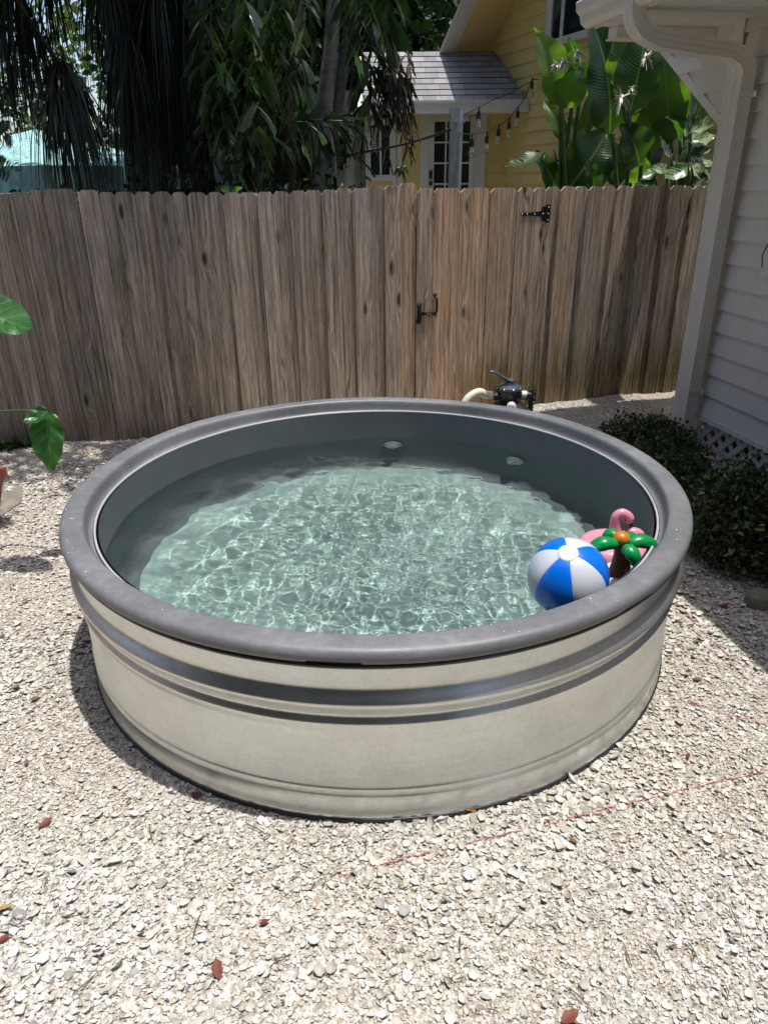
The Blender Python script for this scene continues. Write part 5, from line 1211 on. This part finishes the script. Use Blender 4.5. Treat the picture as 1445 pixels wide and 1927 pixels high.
# ------------------------------------------------------------------ pump and filter behind the pool
PV = atY(957, 742, 4.78); PU = Vector((PV.x, 4.78, 0)); zv = PV.z
pf = thing('sand_filter', 'black sand filter with multiport valve and cream hose behind the pool', 'pool filter', PU)
MB().lathe([(.0005, .03), (.12, .03), (.16, .06), (.185, .12), (.185, .22), (.15, zv-.10), (.085, zv-.055), (.07, zv-.05), (.0005, zv-.05)], n=36).build('filter_tank', M_BLACK, pf, smooth=True, angle=40)
MB().lathe([(.0005, 0), (.14, 0), (.14, .03), (.12, .05)], n=24).build('base', M_BLACK, pf, smooth=True, angle=40)
mb = MB(); mb.lathe([(.048, zv-.075), (.055, zv-.06), (.062, zv-.02), (.078, zv+.012), (.080, zv+.026)], n=36)
mb.lathe([(.0865, zv+.026), (.0885, zv+.030), (.0885, zv+.040), (.086, zv+.043)], n=36); mb.lathe([(.080, zv+.0255), (.0865, zv+.0255)], n=36)
va = mb.build('valve_body', M_BLACK, pf, smooth=True, angle=40)
MB().lathe([(.086, zv+.0435), (.082, zv+.055), (.066, zv+.064), (.040, zv+.070), (.036, zv+.082), (.0005, zv+.084)], n=36).build('valve_lid', simple('grey_lid', (.055, .065, .085), .35, var=.1), va, smooth=True, angle=40)
bm2 = MB(); [bm2.lathe([(.0075, zv+.043), (.0075, zv+.052), (.004, zv+.055), (.0003, zv+.055)], (.079*math.cos(a), .079*math.sin(a), 0), 8) for a in np.linspace(.2, 2*math.pi+.2, 9)[:-1]]
bm2.build('bolts', M_STEEL, va, smooth=True, angle=40)
hq = atY(922, 702, 4.72)-PU
MB().tube(smoothpath([(.012, 0, zv+.088), (-.012, -.01, zv+.098), (-.06, -.02, zv+.125), (hq.x+.03, -.03, hq.z-.004), (hq.x, -.035, hq.z)], 5), list(np.interp(np.linspace(0, 1, 21), [0, .1, .3, .8, 1], [.022, .022, .013, .012, .009])), 12, sx=1.4).build('valve_handle', simple('handle_grey', (.07, .08, .095), .35), pf, smooth=True, angle=50)
MB().ball((.008, 0, zv+.092), .026, 10, (1.2, 1, .8)).build('handle_hub', simple('hub_grey', (.05, .06, .075), .3), pf, smooth=True)
def coupling(c, ax, r, L, parent, mat, grooves=10):
    mb = MB(); mb.lathe([(r*.6, 0), (r, 0), (r, L), (r*.6, L)], c, 40, ax, fn=lambda j, r_, z_, a: (r_*(1-.06*(math.sin(a*grooves) > .3)) if j in (1, 2) else r_, z_)); return mb.build('coupling', mat, parent)
lc = Vector((-.062, -.01, zv-.002)); coupling(lc+Vector((-.045, 0, 0)), (1, 0, 0), .034, .038, pf, M_BLACK)
MB().tube([lc+Vector((.03, 0, 0)), lc+Vector((-.02, 0, 0))], .026, 16).build('left_port', M_BLACK, pf, smooth=True, angle=40)
MB().tube([Vector((.05, 0, zv-.0)), Vector((.125, 0, zv-.004))], .022, 16).build('right_port', M_BLACK, pf, smooth=True, angle=40)
MB().tube([Vector((.085, 0, zv-.001)), Vector((.118, 0, zv-.003))], .025, 16).build('sight_glass', M_WHITEP, pf, smooth=True, angle=40)
coupling(Vector((.105, 0, zv-.003)), (1, 0, 0), .024, .022, pf, M_BLACK)
MB().tube(smoothpath([(.125, 0, zv-.004), (.15, 0, zv-.01), (.155, .01, zv-.05), (.16, .02, .02)], 5), .018, 10).build('return_pipe', M_BLACK, pf, smooth=True)
kn = Vector((.006, -.062, zv-.062)); coupling(kn, Vector((0, -1, .25)), .030, .04, pf, M_WHITEP, 9)
MB().ball(kn+Vector((0, -.04, .01)), .022, 8, (1, .5, 1)).build('union_cap', M_WHITEP, pf, smooth=True)
hp = smoothpath([lc+Vector((-.045, 0, 0)), lc+Vector((-.09, -.0, .002)), atY(900, 738, 4.73)-PU, atY(882, 748, 4.70)-PU, atY(872, 765, 4.68)-PU, atY(868, 790, 4.66)-PU, Vector((-.27, -.10, .08))], 14)
MB().tube(hp, [.0265+.0016*(1 if i % 2 else -1) for i in range(len(hp))], 20).build('hose', M_HOSE, pf, smooth=True)

# ------------------------------------------------------------------ pool toys
M_BLUE = simple('blue_vinyl', (.0, .15, .70), .28, coat=.3); M_WVIN = simple('white_vinyl', (.58, .61, .69), .3, coat=.3)
bc = atZ(1068, 1086, WZ+.105); br2 = .1365
ball = thing('beach_ball', 'blue and white inflated beach ball floating at the near rim', 'beach ball', bc)
cap_px = atZ(1062, 1037, bc.z+.1); 
ctr = Vector(bc); ax = (UP*.62+RT*(-.17)-FW*.68).normalized()
q0 = Vector((0, 0, 1)).rotation_difference(ax)
front = -FW; fl_ = q0.inverted() @ (front-RT*.16); af = math.atan2(fl_.y, fl_.x)
for k in range(6):
    a0 = af+k*math.pi/3; mb = MB(); prof = []
    for j in range(25):
        th = .13+(math.pi-.26)*j/24; prof.append((br2*math.sin(th), -br2*math.cos(th)))
    def fnb(j, r, z, a, a0=a0):
        u = (a-a0)/(math.pi/3); d = min(u, 1-u); k_ = 1-.012*math.exp(-(d/.05)**2); return r*k_, z*k_
    V = []; na_ = 16
    mb.lathe(prof, n=na_, a0=a0, a1=a0+math.pi/3, fn=fnb)
    mb.v = [tuple(q0 @ Vector(v)) for v in mb.v]
    mb.build('panel', M_BLUE if k % 2 else M_WVIN, ball, smooth=True)
for sgn in (1, -1):
    prof = [(.0005, br2*1.002), (br2*math.sin(.14)*.5, br2*math.cos(.07)*1.003), (br2*math.sin(.20), br2*math.cos(.20)*1.012), (br2*math.sin(.245), br2*math.cos(.245)*1.012), (br2*math.sin(.255), br2*math.cos(.255)*1.001)]
    mb = MB().lathe(prof, n=32); mb.v = [tuple(q0 @ (Vector(v)*sgn)) for v in mb.v]; mb.build('end_cap', M_WVIN, ball, smooth=True)
# flamingo ring
M_PINK = simple('pink_vinyl', (.70, .27, .36), .3, coat=.3, var=.05); M_GREEN = simple('green_vinyl', (.0, .24, .055), .25, coat=.4); M_BROWN = simple('brown_vinyl', (.19, .055, .02), .3, coat=.3); M_ORNG = simple('orange_vinyl', (.50, .17, .015), .3, coat=.3)
fc = atZ(1153, 1028, WZ+.03); fl = thing('flamingo_float', 'pink inflatable flamingo ring with curved neck beside the rim', 'pool float', (fc.x, fc.y, WZ))
mb = MB(); Rm_, rm_ = .086, .039; P = [(Rm_*1.12*math.cos(a), Rm_*math.sin(a)*1.1, .026) for a in np.linspace(0, 2*math.pi, 49)[:-1]]
V, n1, n2 = [], 64, 20
for i in range(n1):
    a = 2*math.pi*i/n1
    for k in range(n2):
        b_ = 2*math.pi*k/n2; wr = 1+.02*math.sin(a*26)*max(0, -math.cos(b_)); V.append(((Rm_*1.15+rm_*math.cos(b_)*wr)*math.cos(a), (Rm_*1.05+rm_*math.cos(b_)*wr)*math.sin(a), .022+rm_*.95*math.sin(b_)))
mb.add(V, [(i*n2+k, ((i+1) % n1)*n2+k, ((i+1) % n1)*n2+(k+1) % n2, i*n2+(k+1) % n2) for i in range(n1) for k in range(n2)])
mb.build('ring', M_PINK, fl, smooth=True)
FYn = fc.y+.055
nk = [atY(1163, 1016, FYn)-Vector((fc.x, fc.y, WZ)), atY(1158, 1000, FYn)-Vector((fc.x, fc.y, WZ)), atY(1157, 984, FYn)-Vector((fc.x, fc.y, WZ)), atY(1160, 971, FYn)-Vector((fc.x, fc.y, WZ)), atY(1170, 966, FYn)-Vector((fc.x, fc.y, WZ)), atY(1180, 972, FYn)-Vector((fc.x, fc.y, WZ)), atY(1184, 982, FYn)-Vector((fc.x, fc.y, WZ))]
npth = smoothpath(nk, 7); rr2 = np.interp(np.linspace(0, 1, len(npth)), [0, .3, .55, .75, .9, 1], [.030, .020, .0175, .019, .021, .015])*1.05
ne = MB().tube(npth, [r*(1+.03*(i % 2)) for i, r in enumerate(rr2)], 14).build('neck', M_PINK, fl, smooth=True)
bk = [atY(1185, 983, FYn)-Vector((fc.x, fc.y, WZ)), atY(1187, 990, FYn)-Vector((fc.x, fc.y, WZ)), atY(1183, 995, FYn)-Vector((fc.x, fc.y, WZ)), atY(1178, 998, FYn)-Vector((fc.x, fc.y, WZ))]
MB().tube(smoothpath(bk, 4), list(np.linspace(.0105, .003, 13)), 10).build('beak', M_BLACK, fl, smooth=True)
e_ = atY(1176, 979, FYn-.017)-Vector((fc.x, fc.y, WZ)); MB().ball(e_, .0035, 6).build('eye', M_BLACK, fl, smooth=True)
tl = atY(1194, 1004, FYn-.01)-Vector((fc.x, fc.y, WZ)); MB().ball(tl, .04, 12, (1., .6, .62), Matrix.Rotation(R(15), 3, 'Y')).build('wing', M_PINK, fl, smooth=True)
# palm tree drink float
pc = atZ(1170, 1085, WZ+.02); pt = thing('palm_tree_float', 'inflatable palm tree float with green leaves and brown trunk', 'pool float', (pc.x, pc.y, WZ)); PO = Vector((pc.x, pc.y, WZ))
PYY = pc.y
def L_(x, y, dY=0): return atY(x, y, PYY+dY)-PO
tpth = smoothpath([L_(1150, 1120), L_(1156, 1098), L_(1166, 1070), L_(1170, 1040), L_(1169, 1020)], 6)
MB().tube(tpth, list(np.interp(np.linspace(0, 1, len(tpth)), [0, .3, .7, 1], [.050, .043, .031, .024])*np.array([1+.02*(i % 2) for i in range(len(tpth))])), 18, sx=.8).build('trunk', M_BROWN, pt, smooth=True)
MB().ball(L_(1168, 1013, 0), .031, 12, (1, 1, .85)).build('crown_knob', M_ORNG, pt, smooth=True)
for (pts, r0) in (([(1160, 1024, -.01), (1140, 1022, -.02), (1120, 1028, -.02), (1110, 1036, -.01)], .024), ([(1180, 1026, -.01), (1200, 1018, -.0), (1222, 1022, .01), (1236, 1038, .0)], .024), ([(1174, 1030, -.03), (1186, 1038, -.055), (1194, 1052, -.065), (1196, 1066, -.06)], .0225), ([(1162, 1010, .03), (1150, 1005, .05), (1142, 1010, .06), (1137, 1020, .06)], .021), ([(1178, 1010, .03), (1186, 1008, .06), (1196, 1014, .07)], .015)):
    P = smoothpath([L_(*q) for q in pts], 6); u = np.linspace(0, 1, len(P)); rr3 = r0*np.interp(u, [0, .12, .45, .8, 1], [.45, .85, 1.1, .8, .12])
    MB().tube(P, list(rr3), 14, sx=1.25).build('leaf', M_GREEN, pt, smooth=True)
mb = MB(); V = []
for i in range(48):
    a = 2*math.pi*i/48
    for k in range(14):
        b_ = 2*math.pi*k/14; V.append((.030+(.085+.024*math.cos(b_))*math.cos(a), .02+(.075+.024*math.cos(b_))*math.sin(a), .008+.022*math.sin(b_)))
mb.add(V, [(i*14+k, ((i+1) % 48)*14+k, ((i+1) % 48)*14+(k+1) % 14, i*14+(k+1) % 14) for i in range(48) for k in range(14)])
bo = mb.build('base_ring', simple('pearl_vinyl', (.62, .66, .62), .25, coat=.4), pt, smooth=True)
q = L_(1207, 1040, .03); mb = MB().ball((.115, .055, .029), .017, 10, (1, 1, .3)); s_ = mb.build('blue_dot', simple('aqua_print', (.05, .42, .50), .3), bo, smooth=True)

# ------------------------------------------------------------------ small things on the shells
M_STRG = simple('faded_pink_string', (.50, .15, .18), .8, var=.3, vscale=60)
def string(lbl, px, seed, bury=.35):
    rg = random.Random(seed); P = []
    pts = [atZ(*q) for q in px]; dense = smoothpath(pts, 40)
    for i, q in enumerate(dense):
        w1 = math.sin(i*.37+seed)*.5+math.sin(i*.11+seed*2)*.7; P.append(Vector((q.x+rg.uniform(-.002, .002), q.y+rg.uniform(-.002, .002), gz(q.x, q.y)+.0075+.0055*w1)))
    o = MB().tube(P, .0017, 5).build('marker_string', M_STRG); tag(o, lbl, 'string', 'pink strings lying on the shells')
string('long faded pink string running from the tank foot to the right edge', [(640, 1652), (735, 1626), (835, 1601), (960, 1571), (1100, 1536), (1260, 1495), (1420, 1458), (1500, 1440)], 1)
string('pink string curving from tank side towards the right edge, under the big shrub', [(1262, 1132), (1290, 1155), (1330, 1200), (1390, 1250), (1460, 1300)], 5)
string('short frayed pink string between the tank and right edge, in the middle', [(1235, 1308), (1268, 1312), (1320, 1332), (1380, 1350), (1460, 1372)], 9)
LEAFC = {}
def dead_leaf(lbl, x, y, L, wd, rz, c, seed, curl=.28):
    rg = random.Random(seed); q = atZ(x, y); key = c
    m_ = LEAFC.get(key) or LEAFC.setdefault(key, simple('dry_leaf_'+c, dict(red=(.16, .035, .018), brown=(.20, .11, .05), tan=(.40, .27, .14), orange=(.30, .14, .03))[c], .6, var=.35, vscale=60, bump=.3, bscale=120))
    V, F = [], []; n = 10
    for i in range(n+1):
        u = i/n; hw = wd/2*math.sin(math.pi*(u*.96+.02))**.8*(1+rg.uniform(-.28, .2))
        for k, s1 in enumerate((-1, -.5, 0, .5, 1)): V.append(((u-.5)*L, s1*hw, .004+curl*hw*abs(s1)**1.6*.9+.12*L*(2*u-1)**2*curl+rg.uniform(-.0006, .0006)))
    for i in range(n):
        for k in range(4): F.append((i*5+k, i*5+k+1, (i+1)*5+k+1, (i+1)*5+k))
    mb = MB().add(V, F); mb.tube([(-L*.5, 0, .006), (-L*.66, .004, .01)], .0010, 5)
    o = mb.build('fallen_leaf', m_, None, smooth=True); o.location = (q.x, q.y, gz(q.x, q.y)+.010); o.rotation_euler = (rg.uniform(-.25, .25), rg.uniform(-.25, .25), rz)
    tag(o, lbl, 'leaf', 'fallen leaves on the shells')
for a in [('large reddish-brown fallen leaf near the bottom edge, left of centre', 411, 1832, .050, .027, -1.2, 'red', 1), ('curled rust-red fallen leaf on open shells at left', 88, 1555, .045, .02, .8, 'red', 2), ('brown fallen leaf left of the tank shadow', 66, 1321, .04, .02, 1.2, 'brown', 3),
          ('small dark red leaf scrap below the middle of the tank', 499, 1741, .028, .016, .3, 'red', 4), ('tan fallen leaf cut by the left edge', 10, 1717, .052, .026, .05, 'tan', 5), ('dark red curled leaf at the left edge below the tan one', 8, 1776, .045, .018, .6, 'red', 6),
          ('dark red fallen leaf in the tank shadow at its lower left foot', 371, 1500, .042, .02, .2, 'red', 7), ('small brown leaf scrap on the left, below the rust coloured one by the tank', 52, 1440, .03, .014, 2., 'brown', 8), ('small brown fallen leaf at far left, level with the tank shadow top', 32, 1299, .035, .015, .4, 'brown', 9),
          ('bright red fallen leaf at the bottom edge, right of centre', 1072, 1918, .05, .026, .5, 'red', 10), ('orange-red fallen leaf on the edge of the shrub shade', 1362, 1144, .055, .026, .1, 'red', 11), ('dark red twisted leaf scrap right of the long string', 1293, 1428, .035, .014, 1.1, 'red', 12),
          ('orange-brown fallen leaf against the tank foot at front right', 886, 1527, .05, .03, .4, 'orange', 13), ('small orange leaf scrap halfway down the left side', 48, 1136, .035, .018, .9, 'orange', 14), ('brown curled leaf right of centre, below the long string', 1078, 1588, .032, .014, -.9, 'brown', 15),
          ('narrow brown leaf beneath the drooping green leaf', 128, 884, .06, .02, .1, 'brown', 16), ('small red-brown leaf on the shells beside the rim at left', 85, 958, .035, .02, 1.4, 'red', 17), ('dark curled leaf leaning on the tank foot at front right', 992, 1497, .06, .02, .6, 'brown', 18)]: dead_leaf(*a)
mb = MB(); rg = random.Random(14)
tw = [(1180, 1800, 30, 1.6), (1090, 1885, 42, 2.2), (957, 1742, 40, .7), (372, 1750, 36, 1.5), (1380, 1735, 36, 1.55), (530, 1808, 24, .2), (865, 1780, 22, 1.5), (1135, 1545, 26, 2.3), (285, 1572, 28, 2.), (480, 1562, 34, 2.6), (1300, 1790, 20, 1.8), (165, 1860, 34, .9), (1225, 1790, 26, 2.0), (690, 1590, 20, 1.5), (1110, 1680, 16, 2.), (1010, 1830, 18, 2.4), (1420, 1315, 26, 2.3), (1240, 1420, 30, 2.2), (590, 1670, 14, 1.2)]
for _ in range(110): tw.append((rg.uniform(0, 1445), rg.uniform(1130, 1920), rg.uniform(5, 15), rg.uniform(0, 3.1)))
for (x_, y_, l_, a_) in tw:
    q = atZ(x_, y_); L = l_*(q-CAM).length/FPX*.62; d = Vector((math.cos(a_), math.sin(a_), 0)); q.z = gz(q.x, q.y)+.012
    if math.hypot(q.x-TC.x, q.y-TC.y) < 1.26: continue
    mb.tube(smoothpath([q-d*L, q+Vector((rg.uniform(-.1, .1)*L, rg.uniform(-.1, .1)*L, .003)), q+d*L], 3), [.0008, .0014, .0018, .002, .0018, .0014, .0006] , 5)
o = mb.build('twig_litter', simple('dry_twig', (.16, .115, .075), .8, var=.4, vscale=25)); tag(o, 'dry brown twigs and stalks scattered over the shells', 'twig litter', kind='stuff')
rg = np.random.default_rng(33); n = 900; X = rg.uniform(-1.9, 1.9, n); Y = rg.uniform(.8, 5.4, n); ok = (np.hypot(X-TC.x, Y-TC.y) > 1.24) & (np.abs(X) < .58*Y+.3); X, Y = X[ok], Y[ok]; n = len(X)
P = np.stack([X, Y, gz_np(X, Y)+.010], 1); D = rg.normal(size=(n, 3))*[1, 1, .15]; V, F = leaf_arrays(P, D, rg.uniform(.004, .014, n), rg.uniform(.002, .005, n), rg.uniform(-.5, .5, n))
o = npmesh('leaf_crumbs', V, F, simple('leaf_crumb', (.09, .055, .03), .8, var=.4, vscale=40)); tag(o, 'tiny brown crumbs of dead leaf among the shells', 'leaf litter', kind='stuff')

# ------------------------------------------------------------------ behind the camera: trees added to darken the tank reflections, and the side fence
for (x_, y_, lbl, seed) in ((-7.6, -1.6, 'unseen tree added beyond the side fence to darken the tank reflections', 74), (-5.5, -5.5, 'unseen tree added behind the camera to darken the tank reflections, left', 71), (-1.5, -7.0, 'unseen tree added behind the camera to darken the tank reflections, middle', 72), (2.6, -6.5, 'unseen tree added behind the camera to darken the tank reflections, right', 73)):
    g_ = random.Random(seed); cl = [(x_+g_.uniform(-1.6, 1.6), y_+g_.uniform(-1, 1), g_.uniform(1.2, 8.6), 1.6, 1.2, 1.3) for _ in range(15)]
    tree('reflection_tree', lbl, (x_, y_, 0), 4, cl, .3, 75, seed, ML_OAK, .18, 'unseen trees added to darken the tank reflections', False)
nf = thing('wooden_fence', 'weathered picket fence along the left side of the yard', 'fence', (-5.2, -4, 0), R(90)); mb = MB(); x = 0
while x < 9.6: picket(mb, x, x+.14, -.02, 1.74, -.019); picket(mb, x+.12, x+.25, -.02, 1.74, 0.); x += .23
mb.build('board_panel', M_WOOD, nf); MB().box(0, 9.7, .019, .057, .8, .9).build('rail', M_WOOD, nf)

pa = MB().add([(-.9, 6.35, .012), (6, 7.6, .012), (6, 10.9, .012), (-.9, 10.9, .012)], [(0, 1, 2, 3)]).build('bounce_patio', simple('pale_concrete', (.52, .50, .46), .85, var=.12, vscale=1.5)); struct(pa)  # unseen pale slab added to bounce light onto the yellow house
g_ = random.Random(90); cl = [(x_+g_.uniform(-.4, .4), -2.3+g_.uniform(-1.2, .9), 6.3+g_.uniform(-.5, .5), 1.0, .8, .5) for x_ in (-4, -3, -2, -1, 0, 1, 2, 3) for _ in range(3)]  # unseen canopy strip added so the upper rib slopes reflect something dark
tree('reflection_tree', 'unseen overhead canopy added to darken the tank rib reflections', (-4.6, -3.2, 0), 5.2, cl, .22, 170, 91, ML_DARK, .2, 'unseen trees added to darken the tank reflections')
